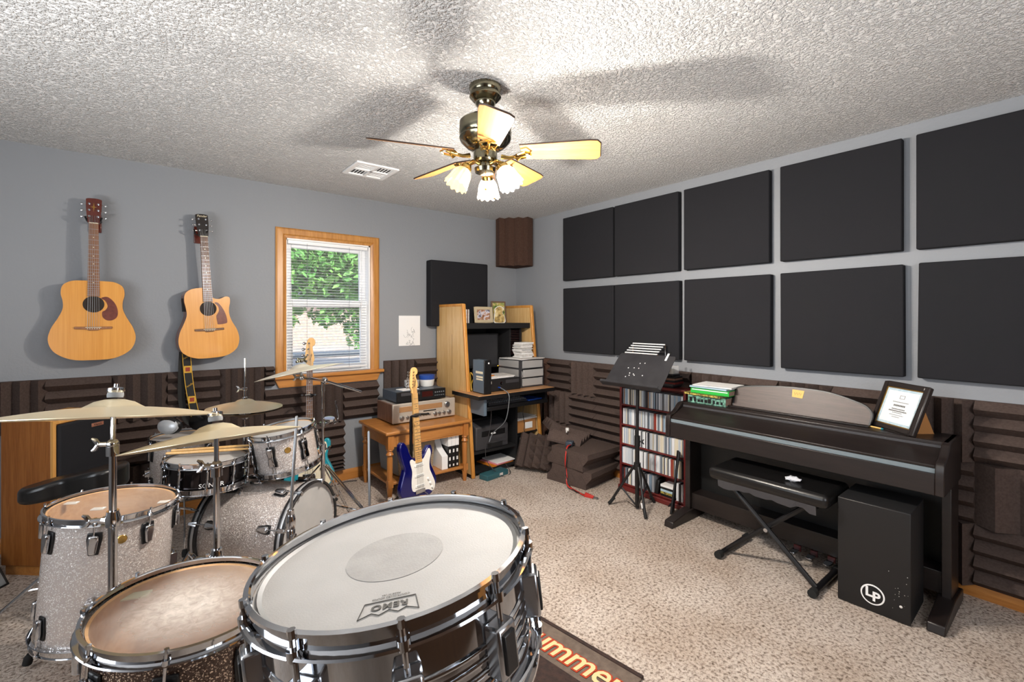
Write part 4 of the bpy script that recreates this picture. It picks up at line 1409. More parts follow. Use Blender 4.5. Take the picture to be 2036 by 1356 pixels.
# drum seat
th = thing('drum_throne', 'black vinyl saddle-shaped drum seat on chrome legs before the wooden speaker', 'drum throne', (-.25, 2.985, 0), -YAW)
sp = crom([(-.235, -.03), (-.22, -.11), (-.14, -.15), (-.06, -.125), (.0, -.075), (.10, -.085), (.19, -.07), (.235, .0), (.23, .10), (.17, .17), (.06, .18), (-.08, .16), (-.19, .11)], 6)
st_ = MB().prism([(p[0] * .8, p[1] * .8) for p in sp], .555, .645)
for i, v in enumerate(st_.v):
    st_.v[i] = (v[0], v[1], v[2] + (.02 * math.sin(v[0] * 9) if v[2] > .6 else 0) + .09 * v[0])
st_.build('seat', K['leather'], th, bevel=.02, seg=4, smooth=60)
MB().cyl((0, 0, .12), (0, 0, .55), .014, n=12).build('post', K['chrome'], th)
for k in range(3):
    a = math.radians(200 + 120 * k)
    u = Vector((math.cos(a), math.sin(a), 0))
    l_ = MB().tube([(0, 0, .30), u * .30 + Vector((0, 0, .02))], .009, 8).build('leg', K['chrome'], th)
    MB().tube([(0, 0, .14), u * .18 + Vector((0, 0, .135))], .006, 6).build('leg_brace', K['chrome'], l_)
    MB().ball(u * .305 + Vector((0, 0, .017)), .017, 8).build('rubber_foot', K['rubber'], l_)


# ---------------------------------------------------------------- cymbals and their stands
def cymbal(name, label, c, n, R, m, group=None, bell=.055, bow=.032):
    prof = [(.007, bow + .022), (bell * .35, bow + .021), (bell * .7, bow + .015), (bell * .93, bow + .006), (bell * 1.1, bow * 1.0)]
    for i in range(1, 13):
        f = i / 12
        r = bell * 1.1 + (R - bell * 1.1) * f
        prof.append((r, bow * (1 - f ** 1.45)))
    prof2 = [(r, z - .0014) for r, z in reversed(prof)]
    o = MB().lathe(prof + prof2, 72, closed=True).build(name, m, None, smooth=45)
    o.location = c
    o.rotation_euler = aim(n).to_euler()
    return tag(o, label, 'cymbal', group)


def tripod(t, z_top, spread, m, rot=0.0, thick=.009, angles=None):
    for k in range(3):
        a = math.radians(angles[k]) if angles else rot + 2 * PI * k / 3
        u = Vector((math.cos(a), math.sin(a), 0))
        l_ = MB()
        for s_ in (-1, 1):
            w_ = Vector((-u.y, u.x, 0)) * (.011 * s_)
            l_.tube([w_ + Vector((0, 0, z_top)) + u * .02, w_ * .6 + u * spread + Vector((0, 0, .022))], thick * .55, 6)
        lo_ = l_.build('leg', K[m], t)
        MB().tube([(0, 0, z_top - .22), u * spread * .55 + Vector((0, 0, z_top * .46))], .006, 6).build('leg_brace', K[m], lo_)
        MB().tube([u * (spread - .02) + Vector((0, 0, .03)), u * (spread + .02) + Vector((0, 0, .012))], [.012, .014], 8).build('rubber_foot', K['rubber'], lo_)


def wing(mb, p, d, r=.016):
    """a clamp collar with a wing nut at p pointing along d"""
    p, d = Vector(p), Vector(d).normalized()
    mb.cyl(p, p + d * .035, .006, n=8)
    s_ = Vector((0, 0, 1)) if abs(d.z) < .7 else Vector((1, 0, 0))
    mb.tube([p + d * .03 - s_ * .004, p + d * .04 + s_ * .012, p + d * .048 + s_ * .016], [.006, .006, .003], 8)
    mb.tube([p + d * .03 + s_ * .004, p + d * .04 - s_ * .012, p + d * .048 - s_ * .016], [.006, .006, .003], 8)


def cymbal_stand(label, c, n, joints, foot_rot=0.0, spread=.33, felt=True, r0=.0135, r1=.0105):
    """straight stand whose top carries a cymbal with its middle at c"""
    c = Vector(c)
    n = Vector(n).normalized()
    t = thing('cymbal_stand', label, 'cymbal stand', (c.x, c.y, 0))
    zt = c.z - .03
    MB().cyl((0, 0, .13), (0, 0, joints[0]), r0, n=14).build('base_tube', K['chrome'], t)
    MB().cyl((0, 0, joints[0]), (0, 0, joints[1]), r1, n=14).build('middle_tube', K['chrome'], t)
    MB().cyl((0, 0, joints[1]), (0, 0, zt - .06), r1 * .8, n=14).build('top_tube', K['chrome'], t)
    for j, rr in zip(joints, (r0, r1)):
        cl_ = MB().lathe([(rr + .001, -.03), (rr + .005, -.028), (rr + .006, -.005), (rr + .003, .006), (rr + .003, .012), (0, .012)], 18, T((0, 0, j)))
        cl_.tube([(0, 0, j - .015), -RT * .026 + Vector((0, 0, j - .012))], [.011, .009], 8)
        wing(cl_, -RT * .022 + Vector((0, 0, j - .012)), -RT + FW * -.3)
        cl_.build('clamp', K['chrome'], t)
    tl = MB().cyl((0, 0, zt - .07), (0, 0, zt - .045), r1 + .004, n=12)
    top = Vector((0, 0, c.z)) + n * .085
    lowp = Vector((0, 0, zt - .04))
    tl.ball(lowp, .014, 12)
    wing(tl, lowp, -RT - FW * .2)
    tl.cyl(lowp, Vector((0, 0, c.z)) + n * .01, .006, n=8)
    tl.build('tilter', K['chrome'], t)
    if felt:
        nt_ = MB()
        Mx = T(Vector((0, 0, c.z)) + n * .052) @ aim(n)
        MB().lathe([(.005, 0), (.017, 0), (.018, .006), (.017, .013), (.005, .013)], 20, Mx).build('felt_washer', K['greycloth'], t)
        nt_.lathe([(0, .013), (.017, .013), (.019, .016), (.019, .024), (.012, .027), (.006, .028), (.006, .036), (0, .037)], 20, Mx)
        nt_.build('top_nut', K['chrome'], t)
    tripod(t, .46, spread, 'chrome', foot_rot)
    return t


cl_c = Vector((-.062, 1.618, 1.118))
cymbal('crash_cymbal', 'large bronze crash cymbal leftmost, edge-on at the photo edge', cl_c, (.085, .172, .981), .25, K['bronze'], None, .06, .026)
cymbal_stand('chrome cymbal stand holding the leftmost crash cymbal', cl_c, (.085, .172, .981), (.62, .86, .98), math.radians(85), spread=.27)
rd_c = Vector((.160, 1.516, 1.043))
rd_n = Vector((-.021, .239, .971))
cymbal('ride_cymbal', 'bronze ride cymbal tilted to the left above the black snare', rd_c, rd_n, .213, K['bronze'], None, .055, .024)
cymbal_stand('chrome cymbal stand holding the tilted ride cymbal in front of the bass drum', rd_c, rd_n, (.58, .73), math.radians(20), spread=.27)
cr_c = Vector((.672, 2.69, 1.088))
cr_n = Vector((-.15, .15, .975)).normalized()
cymbal('crash_cymbal', 'pale crash cymbal on a boom in front of the window', cr_c, cr_n, .226, K['bronze_pale'], None, .05, .022)
# boom stand
b0 = Vector((0.8443, 2.8806, 0.4252))
bj = Vector((0.8514, 2.8750, 1.0065))
bm_ = thing('boom_stand', 'chrome boom stand behind the bass drum holding the pale crash cymbal', 'cymbal stand', (b0.x, b0.y, 0))
rel = lambda p: Vector(p) - Vector((b0.x, b0.y, 0))
MB().cyl((0, 0, .12), (0, 0, .62), .0125, n=12).build('base_tube', K['chrome'], bm_)
MB().cyl((0, 0, .60), (0, 0, bj.z - .02), .0088, n=12).build('upper_tube', K['chrome'], bm_)
q = MB().ball(rel(bj), .021, 14)
q.cyl((0, 0, bj.z - .06), (0, 0, bj.z), .012, n=12)
q.build('boom_joint', K['chrome'], bm_)
q = MB().lathe([(.012, -.03), (.018, -.028), (.018, .006), (.010, .01)], 16, T((0, 0, .62)))
wing(q, (0, 0, .60), RT)
q.build('height_clamp', K['chrome'], bm_)
be = Vector((1.0860, 2.9056, 0.9134))
bi = cr_c - cr_n * .03
dd = (bi - bj).normalized()
MB().tube([rel(bi), rel(bj), rel(bj + (be - bj) * .55), rel(be)], [.0075, .0075, .009, .007], 10).build('boom_arm', K['chrome'], bm_)
q = MB().ball(rel(bi), .015, 12)
q.cyl(rel(bi), rel(cr_c + cr_n * .03), .006, n=8)
wing(q, rel(bi), -RT)
q.build('tilter', K['chrome'], bm_)
nt_ = MB()
nt_.lathe([(0, .052), (.014, .052), (.015, .058), (.014, .064), (.006, .066), (.006, .078), (0, .08)], 16, T(rel(cr_c)) @ aim(cr_n))
wing(nt_, rel(cr_c + cr_n * .07), RT)
nt_.build('top_nut', K['antique'], bm_)
tripod(bm_, .50, .44, 'chrome', angles=(-42, 50, 150))

# hi-hat
hh = Vector((0.4479, 2.9659, 0.8758))
cymbal('hi_hat_cymbal', 'upper cymbal of the closed hi-hat pair behind the black snare', hh + Vector((0, 0, .006)), (0.02, .0, 1), .19, K['bronze'], 'hi-hat pair', .055, .026)
o = cymbal('hi_hat_cymbal', 'lower inverted cymbal of the closed hi-hat pair behind the black snare', hh - Vector((0, 0, .004)), (0.02, .0, 1), .19, K['bronze_dark'], 'hi-hat pair', .055, .026)
o.rotation_euler = (o.rotation_euler.to_matrix().to_4x4() @ RX(PI)).to_euler()
hs_ = thing('hi_hat_stand', 'chrome hi-hat stand with tall pull rod behind the black snare', 'cymbal stand', (hh.x, hh.y, 0))
MB().cyl((0, 0, .05), (0, 0, hh.z - .10), .0125, n=12).build('base_tube', K['chrome'], hs_)
MB().cyl((0, 0, hh.z - .10), (0, 0, Vector((0.4501, 2.9642, 1.1575)).z), .0042, n=8).build('pull_rod', K['chrome'], hs_)
MB().lathe([(0, -.06), (.012, -.06), (.02, -.052), (.02, -.046), (.014, -.04), (.03, -.034), (.03, -.03), (0, -.03)], 20, T((0, 0, hh.z))).build('seat_cup', K['chrome'], hs_)
cl_ = MB().lathe([(0, .05), (.014, .05), (.014, .062), (.009, .066), (.009, .10), (.013, .104), (.013, .116), (0, .118)], 18, T((0, 0, hh.z)))
wing(cl_, (0, 0, hh.z + .108), -RT)
cl_.build('clutch', K['chrome'], hs_)
for k in range(2):
    a = math.radians(70 + 130 * k)
    u = Vector((math.cos(a), math.sin(a), 0))
    l_ = MB().tube([(0, 0, .36), u * .27 + Vector((0, 0, .02))], .008, 8).build('leg', K['chrome'], hs_)
    MB().ball(u * .275 + Vector((0, 0, .015)), .015, 8).build('rubber_foot', K['rubber'], l_)
MB().hexa([(-.04, -.30, .01), (.04, -.30, .01), (.04, -.01, .01), (-.04, -.01, .01)], [(-.04, -.30, .03), (.04, -.30, .03), (.04, -.01, .10), (-.04, -.01, .10)], RZ(math.radians(60))).build('pedal', K['chrome_soft'], hs_, bevel=.004)


# bare stands in front of the kit
def bare_stand(label, p_top, p_mid, r_rod, z_split, rot):
    """open-topped stand: a thin rod rising out of a thicker base tube"""
    foot = Vector((p_mid.x, p_mid.y, 0))
    t = thing('hardware_stand', label, 'cymbal stand', foot)
    a = p_mid - foot
    b_ = p_top - foot
    MB().tube([a, b_ - (b_ - a).normalized() * .004, b_], [r_rod, r_rod, r_rod * .6], 10).build('rod', K['steel'], t)
    MB().cyl((0, 0, .1), a + Vector((0, 0, .01)), .0115, n=12).build('base_tube', K['chrome'], t)
    q = MB().lathe([(.011, -.10), (.015, -.095), (.015, -.06), (.013, -.055), (.016, -.045), (.016, -.02), (.009, .004), (.006, .012), (0, .012)], 18, T(a))
    wing(q, a + Vector((0, 0, -.075)), RT * .7 - FW * .7)
    q.build('clamp', K['chrome'], t)
    tripod(t, min(.42, a.z - .12), .28, 'chrome', rot)
    return t


bare_stand('bare chrome stand rod rising in front of the bass drum', Vector((0.4206, 1.7355, 1.0395)), Vector((0.4041, 1.7486, 0.7008)), .0052, .6, .3)
bare_stand('bare chrome stand rod between the kit and the side table', Vector((0.6665, 1.7059, 0.9553)), Vector((0.6710, 1.7024, 0.5135)), .0048, .6, 1.0)
# small percussion clamp arm with tambourine-like bracket beside the boom tube
pa = thing('percussion_clamp', 'chrome bracket with an upright L-rod clamped to the boom stand', 'clamp', Vector((0.8443, 2.8806, 0.7475)))
R0 = Vector((0.8443, 2.8806, 0.7475))
q = MB().lathe([(.0, -.012), (.02, -.012), (.02, .012), (0, .012)], 14)
q.tube([Vector((0.0000, 0.0000, -0.0060)), Vector((0.0306, -0.0244, 0.0151)), Vector((0.0613, -0.0487, 0.0211))], .008, 8)
q.build('clamp_body', K['chrome'], pa)
MB().lathe([(0, .006), (.03, .004), (.034, 0), (.03, -.012), (0, -.014)], 20, T(Vector((0.0306, -0.0244, 0.0331))) @ RX(.2)).build('mounting_plate', K['chrome'], pa)
MB().tube([Vector((0.0519, -0.0412, 0.0030)), Vector((0.0684, -0.0544, 0.0151)), Vector((0.0707, -0.0562, 0.0392)), Vector((0.0589, -0.0469, 0.1385))], .005, 8).build('bent_rod', K['chrome'], pa)

# ---------------------------------------------------------------- wooden speaker on the left
sp = thing('floor_speaker', 'oak-veneered floor speaker with black grille behind the drum seat', 'speaker', (-.384, 3.462, 0), math.radians(48))
# local x runs along the grille, local y towards the wall side; the corner nearest the kit is the origin
SW, SD, SH_ = .36, .285, .83
MB().box(0, SW, 0, SD, .055, SH_ - .001).build('cabinet', K['spk_wood'], sp, bevel=.003)
e = MB()
rectframe(e, 0, SW, .055, SH_, -.012, .001, .018)
e.build('front_edge', K['spk_edge'], sp)
MB().box(-.0, SW, -.0, SD, SH_ - .001, SH_ + .004).build('cabinet_top', K['spk_edge'], sp, bevel=.002)
MB().box(.022, SW - .02, -.026, -.002, .08, SH_ - .022).build('grille', K['panel'], sp, bevel=.01, seg=3)
bdg = MB().box(.20, .272, -.0295, -.0255, SH_ - .075, SH_ - .055).build('badge', mat('copper_badge', 'c98a72', .35, .6), sp, bevel=.001)
text('lettering', 'Klipsch', .016, K['black'], bdg, T((.236, -.0297, SH_ - .065)) @ FACE_MY)
MB().box(.015, SW - .015, .012, SD - .01, 0, .056).build('plinth', K['oakx'], sp)

# black wedge at the photo's edge
wd = thing('stage_wedge', 'black wedge-shaped box lying on the carpet at the left photo edge', 'stage wedge', (-.70, 3.50, 0), -YAW)
MB().prism([(-.14, 0), (.12, 0), (.03, .16), (-.14, .16)], -.11, .11, XZ).build('cabinet', K['black_matte'], wd, bevel=.006)
MB().hexa([(.113, -.09, .012), (.12, -.09, .014), (.12, .09, .014), (.113, .09, .012)], [(.032, -.09, .152), (.038, -.09, .156), (.038, .09, .156), (.032, .09, .152)]).build('sloped_grille', K['grey'], wd)

# ---------------------------------------------------------------- side table
tb = thing('side_table', 'honey maple two-tier side table under the window, holding the stereo', 'table', (1.81, 3.59, 0))
hx, hy = .385, .285
TZ = .52
MB().box(-hx, hx, -hy, hy, TZ - .026, TZ).build('table_top', K['table'], tb, bevel=.009, seg=3)
ap = MB()
ix, iy = hx - .04, hy - .035
ap.box(-ix, ix, -iy, -iy + .018, TZ - .125, TZ - .026).box(-ix, ix, iy - .018, iy, TZ - .125, TZ - .026).box(-ix, -ix + .018, -iy, iy, TZ - .125, TZ - .026).box(ix - .018, ix, -iy, iy, TZ - .125, TZ - .026)
ap.build('apron', K['table'], tb)
MB().box(-.29, .29, -iy - .004, -iy + .002, TZ - .115, TZ - .04).build('drawer_front', K['table'], tb, bevel=.004)
MB().box(-ix, ix, -iy, iy, .105, .125).build('lower_shelf', K['table'], tb, bevel=.004)
for sx in (-1, 1):
    for sy in (-1, 1):
        x, y = sx * (ix - .008), sy * (iy - .008)
        lg = MB()
        lg.box(x - .024, x + .024, y - .024, y + .024, TZ - .135, TZ - .026)
        lg.lathe([(0, TZ - .135), (.022, TZ - .135), (.026, TZ - .145), (.018, TZ - .155), (.024, TZ - .17), (.029, TZ - .178), (.018, TZ - .195), (.022, TZ - .21), (.021, .15), (.021, .14), (0, .14)], 20, T((x, y, 0)))
        lg.box(x - .021, x + .021, y - .021, y + .021, .09, .145)
        lg.lathe([(0, .09), (.022, .09), (.022, .075), (.015, 0), (0, 0)], 16, T((x, y, 0)))
        lg.build('leg', K['table_leg'], tb, smooth=40)

rc = thing('stereo_receiver', 'silver-faced vintage stereo receiver with walnut sides on the side table', 'stereo receiver', (1.86, 3.66, TZ))
for s_ in (-1, 1):
    MB().box(s_ * .283 - .009, s_ * .283 + .009, -.135, .16, .012, .162).build('side_panel', K['walnut'], rc, bevel=.002)
MB().box(-.274, .274, -.13, .155, .014, .158).build('chassis', mat('pale_metal_lid', 'b5b0aa', .4, .3), rc)
fp = MB().box(-.292, .292, -.152, -.13, .008, .166).build('faceplate', mat('champagne_faceplate', 'c9bfb2', .3, .35), rc, bevel=.008, seg=3)
MB().box(-.235, .16, -.154, -.151, .095, .138).build('tuner_window', mat('amber_tuner_dial', 'b98d63', .25, .3), fp, bevel=.002)
for x, z, r in ((-.215, .05, .018), (-.165, .05, .012), (.09, .05, .016), (.13, .05, .012), (.175, .05, .012), (.225, .05, .018), (.205, .118, .024)):
    MB().lathe([(r, 0), (r * .95, .018), (r * .8, .021), (0, .021)], 20, T((x, -.152, z)) @ RX(PI / 2)).build('knob', K['steel'], fp)
q = MB()
for k in range(6):
    q.box(-.11 + k * .028, -.094 + k * .028, -.157, -.15, .044, .056)
q.build('push_buttons', K['steel'], fp)
MB().box(-.02, .10, -.154, -.151, .078, .086).build('dark_slot', K['black'], fp)
for x in (-.24, .24):
    for y in (-.1, .12):
        MB().cyl((x, y, 0), (x, y, .014), .014, n=12).build('foot', K['black'], rc)
cdp = thing('disc_player', 'black disc player stacked on the silver receiver', 'disc player', (1.845, 3.68, TZ + .166))
MB().box(-.225, .225, -.13, .15, .006, .088).build('case', mat('slate_metal_case', '4c5763', .4), cdp, bevel=.002)
fp = MB().box(-.227, .227, -.142, -.13, .004, .09).build('faceplate', K['black'], cdp, bevel=.002)
MB().box(-.19, -.02, -.144, -.141, .055, .08).build('disc_tray', K['dark_grey'], fp, bevel=.001)
MB().box(.0, .10, -.144, -.141, .03, .075).build('display', mat('dark_red_display', '3a1512', .2), fp)
q = MB()
for k in range(5):
    q.cyl((.125 + k * .02, -.141, .06), (.125 + k * .02, -.147, .06), .006, n=10)
    q.box(.118 + k * .02, .131 + k * .02, -.145, -.141, .03, .036)
q.build('buttons', K['grey'], fp)
z_ = TZ + .166 + .09
sp_ = thing('disc_spindle', 'clear round spindle tub with discs on the disc player', 'disc spindle', (1.83, 3.70, z_))
MB().lathe([(0, .012), (.062, .012), (.065, .02), (.065, .065), (.06, .07), (0, .07)], 32).build('clear_cover', K['clearplastic'], sp_)
MB().lathe([(.01, .012), (.058, .012), (.058, .05), (.01, .05)], 32).build('disc_stack', mat('silver_discs', 'bfc2c6', .3, .7, var=(80, '808488')), sp_)
MB().lathe([(0, 0), (.067, 0), (.067, .012), (0, .012)], 32).build('base', K['black'], sp_)
pp = thing('paper_sheets', 'loose white booklet lying on the disc player beside the spindle', 'booklet', (1.755, 3.64, z_))
MB().box(-.075, .09, -.05, .05, 0, .006).build('sheets', K['paper'], pp, M=RZ(.15))
tub = thing('plastic_tub', 'white and blue plastic tub at the right end of the disc player', 'plastic tub', (1.995, 3.735, z_))
MB().lathe([(0, 0), (.056, 0), (.06, .01), (.068, .06), (.064, .06), (.055, .008), (0, .006)], 32).build('tub_wall', K['white'], tub)
MB().lathe([(.0682, .06), (.0715, .098), (.066, .1), (.0, .1)], 32).build('blue_band', K['navy'], tub)

bk = thing('woven_basket', 'grey basket with a beige woven front on the lower table shelf', 'basket', (1.72, 3.59, .126), math.radians(4))
MB().hexa([(-.155, -.15, 0), (.17, -.15, 0), (.17, .15, 0), (-.155, .15, 0)], [(-.18, -.165, .33), (.19, -.165, .33), (.19, .17, .33), (-.18, .17, .33)]).build('fabric_sides', K['greycloth'], bk, bevel=.02, seg=3)
MB().hexa([(-.15, -.158, .012), (.165, -.158, .012), (.165, -.148, .012), (-.15, -.148, .012)], [(-.174, -.172, .325), (.184, -.172, .325), (.184, -.162, .325), (-.174, -.162, .325)]).build('woven_front', K['wicker'], bk, bevel=.004)
for k in range(3):
    x = 2.015 + k * .036
    b_ = thing('ring_binder', '%s of the three black and white binders on the lower table shelf' % ['leftmost', 'middle', 'rightmost'][k], 'binder', (x, 3.50, .126), 0, 'binders on the lower table shelf')
    MB().box(-.017, .017, -.13, .11, 0, .18).build('lower_half', K['black'], b_, bevel=.002)
    MB().box(-.017, .017, -.13, .11, .18, .27).build('upper_half', K['vinyl'], b_, bevel=.002)
    sp2 = MB()
    for z in (.14, .075):
        sp2.box(-.007, .007, -.1315, -.1295, z - .014, z + .014)
    sp2.box(-.006, .006, -.1315, -.1295, .012, .03)
    sp2.build('spine_label', K['vinyl'], b_)
mg = thing('magazine_holder', 'white cut-away magazine holder left of the binders on the lower table shelf', 'magazine holder', (1.962, 3.50, .126))
MB().prism([(-.14, 0), (.11, 0), (.11, .26), (.02, .26), (-.05, .16), (-.14, .11)], -.028, .028, YZ).build('holder', K['vinyl'], mg, bevel=.002)

# ---------------------------------------------------------------- computer desk
DX0, DX1 = 2.215, 3.04
dk = thing('computer_desk', 'tall oak and black computer desk with hutch in the room corner', 'desk', (DX0, 3.95, 0))
W_ = DX1 - DX0
for x0, nm in ((0, 'side_panel'), (W_ - .03, 'side_panel')):
    pl = [(-.60, 0), (0, 0), (0, 1.50), (-.44, 1.50), (-.455, 1.47)]
    MB().prism([(p[0], p[1]) for p in [(-.615, 0), (0, 0), (0, 1.505), (-.455, 1.505)]], x0, x0 + .028, YZ).build(nm, K['desk_oak'], dk, bevel=.002)
    e = MB()
    e.prism([(-.625, 0), (-.600, 0), (-.443, 1.51), (-.468, 1.51)], x0 - .003, x0 + .031, YZ)
    e.build('panel_edge', K['desk_edge'], dk, bevel=.008, seg=3)
    e = MB().box(x0 - .003, x0 + .031, -.455, 0, 1.485, 1.512).build('panel_cap', K['desk_edge'], dk, bevel=.006)
MB().prism([(-.055, -.80), (.80, -.80), (.80, -.40), (W_ - .032, -.40), (W_ - .032, 0), (.032, 0), (.032, -.40), (-.055, -.40)], .708, .739).build('desktop', K['desk_top'], dk, bevel=.004)
e = MB()
e.box(-.057, .802, -.803, -.797, .704, .736).box(-.058, -.053, -.80, -.38, .704, .736).box(.799, .803, -.80, -.4, .704, .736)
e.build('desktop_edge', K['black'], dk)
MB().box(.03, W_ - .03, -.025, 0, .05, 1.50).build('back_panel', K['black_matte'], dk)
MB().box(.03, W_ - .035, -.46, -.025, 1.285, 1.335).build('hutch_shelf', K['black_matte'], dk, bevel=.002)
MB().box(.56, .578, -.42, -.025, .739, 1.285).build('hutch_divider', K['black_matte'], dk)
rk = MB()
for k in range(15):
    z = 1.03 + k * .0165
    rk.box(.585, .70, -.40, -.10, z, z + .004)
rk.box(.58, .586, -.40, -.08, 1.0, 1.28).box(.70, .706, -.40, -.08, 1.0, 1.28)
rk.build('disc_slots', mat('dark_maroon_plastic', '3a2023', .5), dk, smooth=0)
MB().box(.70, .72, -.41, -.03, .739, 1.285).build('hutch_divider', K['black_matte'], dk)
# lower part
MB().box(.02, .05, -.76, -.40, .56, .704).build('drawer_bracket', K['bluegrey'], dk)
MB().box(.735, .76, -.74, -.40, .60, .704).build('drawer_bracket', K['black'], dk)
tr_ = MB().box(.05, .735, -.76, -.42, .605, .622).build('keyboard_tray', K['black'], dk, bevel=.004)
MB().box(.05, .735, -.775, -.755, .598, .63).build('tray_lip', K['black'], tr_, bevel=.004)
MB().box(.495, .515, -.60, -.03, .03, .70).build('middle_panel', K['black_matte'], dk)
MB().box(.03, .495, -.60, -.03, .195, .215).build('printer_shelf', K['black_matte'], dk)
MB().box(.515, W_ - .03, -.56, -.03, .285, .30).build('right_shelf', K['black_matte'], dk)
MB().box(.03, W_ - .03, -.60, -.03, .03, .05).build('bottom_shelf', K['black_matte'], dk)
for x in (.014, .505, W_ - .014):
    MB().box(x - .016, x + .016, -.61, -.02, 0, .03).build('foot_rail', K['black'], dk)
kb = thing('keyboard', 'black computer keyboard on the desk tray', 'keyboard', (2.55, 3.33, .623))
MB().hexa([(-.22, -.075, 0), (.22, -.075, 0), (.22, .075, 0), (-.22, .075, 0)], [(-.215, -.07, .016), (.215, -.07, .016), (.215, .07, .028), (-.215, .07, .028)]).build('case', K['dark_grey'], kb, bevel=.003)
ky = MB()
for r in range(5):
    for k in range(16):
        x = -.2 + k * .0265
        y = -.056 + r * .027
        z = .0175 + (y + .07) * .085
        ky.box(x - .010, x + .010, y - .010, y + .010, z, z + .008)
ky.build('keys', K['grey'], kb, smooth=0)
nb = thing('blue_folder', 'blue folder lying at the right end of the keyboard tray', 'folder', (2.85, 3.33, .623), .1)
MB().box(-.09, .09, -.09, .09, 0, .012).build('cover', K['navy'], nb, bevel=.003)
mn = thing('monitor', 'black flat computer monitor in the desk hutch', 'monitor', (2.485, 3.66, .741), math.radians(-4))
MB().box(-.27, .235, -.02, .02, .165, .50).build('bezel', K['black'], mn, bevel=.008)
MB().box(-.25, .215, -.0215, -.019, .195, .48).build('screen', K['screen'], mn)
MB().box(-.05, .05, .0, .04, .02, .22).build('neck', K['black'], mn, bevel=.006)
MB().box(-.13, .13, -.1, .1, 0, .02).build('foot', K['black'], mn, bevel=.008)
MB().cyl((.225, -.021, .178), (.225, -.019, .178), .004, n=10).build('power_light', lit_glass('orange_led', 'ff8a20', 4, 0), mn)
mdm = thing('mini_computer', 'slim upright bluish-grey computer case at the desk front left', 'computer', (2.272, 3.275, .74), math.radians(-2))
MB().box(-.033, .033, -.088, .088, .006, .285).build('case', K['bluegrey'], mdm, bevel=.004)
fp = MB().box(-.036, .036, -.098, -.086, .004, .288).build('front_panel', K['black'], mdm, bevel=.004)
MB().lathe([(.007, 0), (.007, .002), (0, .002)], 14, T((.008, -.098, .262)) @ RX(PI / 2)).build('round_badge', K['vinyl'], fp)
lbm = MB().box(-.0345, -.0325, -.07, .04, .17, .19).box(-.0345, -.0325, -.07, .03, .135, .150).box(-.0345, -.0325, -.07, .03, .115, .128)
lbm.build('side_stickers', K['cream'], mdm)
pcx = thing('desktop_computer', 'black desktop computer lying flat under loose papers on the desk', 'computer', (2.5, 3.40, .74))
MB().box(-.165, .185, -.13, .16, .004, .105).build('case', K['black'], pcx, bevel=.003)
fp = MB().box(-.168, .188, -.142, -.128, .002, .108).build('front_panel', K['black_matte'], pcx, bevel=.004)
MB().lathe([(.013, 0), (.013, .003), (.009, .003), (.009, .001), (0, .001)], 18, T((-.03, -.142, .07)) @ RX(PI / 2)).build('power_button', K['chrome'], fp)
MB().box(.02, .17, -.1435, -.141, .065, .095).build('drive_bay', K['dark_grey'], fp)
MB().box(-.155, -.135, -.1435, -.141, .07, .092).build('sticker', K['paper2'], fp)
MB().cyl((-.06, -.14, .035), (-.06, -.17, .035), .007, n=10).build('blue_plug', K['navy'], fp)
for k, (dx, dy, rz, m, lb) in enumerate([(0, 0, .05, 'paper', 'lowest white paper sheet on the flat desktop computer'), (.03, .02, -.12, 'paper2', 'grey printed sheet above the others on the flat desktop computer'), (-.09, -.03, .4, 'orange', 'small orange slip on the papers beside the slim computer')]):
    p_ = thing('paper_sheet', lb, 'paper', (2.5 + dx, 3.40 + dy, .849 + k * .008), rz)
    s_ = .14 if k < 2 else .05
    MB().box(-s_, s_, -.11 if k < 2 else -.035, .11 if k < 2 else .035, 0, .007).build('sheet', K[m], p_)
dr = thing('drawer_tower', 'small three-drawer plastic tower with frosted drawers on the desk', 'drawer unit', (2.86, 3.46, .741))
fmm = MB()
rectframe(fmm, -.14, .14, 0, .255, -.172, .17, .014)
fmm.box(-.14, .14, .16, .17, 0, .255)
for z in (.088, .170):
    fmm.box(-.132, .132, -.17, .16, z, z + .005)
fmm.build('frame', K['dark_grey'], dr, smooth=0)
for k in range(3):
    z = .010 + k * .0825
    y = -.19 if k == 1 else -.178
    d_ = MB().box(-.122, .122, y, y + .012, z + .003, z + .071).box(-.13, .13, y + .012, .15, z, z + .004).box(-.13, -.126, y + .012, .15, z, z + .06).box(.126, .13, y + .012, .15, z, z + .06)
    d_.build('drawer', K['frosted'], dr, bevel=.002)
    MB().box(-.11 + .05 * k, .08, -.14, .1, z + .005, z + .045).build('drawer_contents', K['paper2'], dr, bevel=.01)
MB().box(-.142, -.14, -.14, .165, .18, .245).box(-.142, -.14, -.14, .165, .098, .163).box(-.142, -.14, -.14, .165, .016, .081).build('side_window', K['frosted'], dr)
tp = thing('paper_sheets', 'curling white sheets on top of the plastic drawer tower', 'paper', (2.86, 3.44, .997))
MB().box(-.16, .16, -.15, .15, 0, .004).build('sheets', K['paper'], tp, M=RZ(.12))
MB().box(-.10, .13, -.17, .1, .004, .007).build('upper_sheet', K['paper2'], tp, M=RZ(-.15))
rg = random.Random(9)
z = 1.006
for k in range(13):
    hgt = .0105 if k % 4 else .012
    o = thing('disc_case', 'clear-edged disc case number %s from the bottom of the stack on the drawer tower' % (ORD + ['thirteenth'])[k], 'disc case', (2.865 + rg.uniform(-.012, .012), 3.44 + rg.uniform(-.012, .012), z), rg.uniform(-.12, .12), 'disc cases stacked on the drawer tower')
    MB().box(-.071, .071, -.062, .062, 0, hgt - .0008).build('case', K['paper2' if k % 3 else 'paper'], o, bevel=.001)
    z += hgt
    if k == 7:
        z += .002


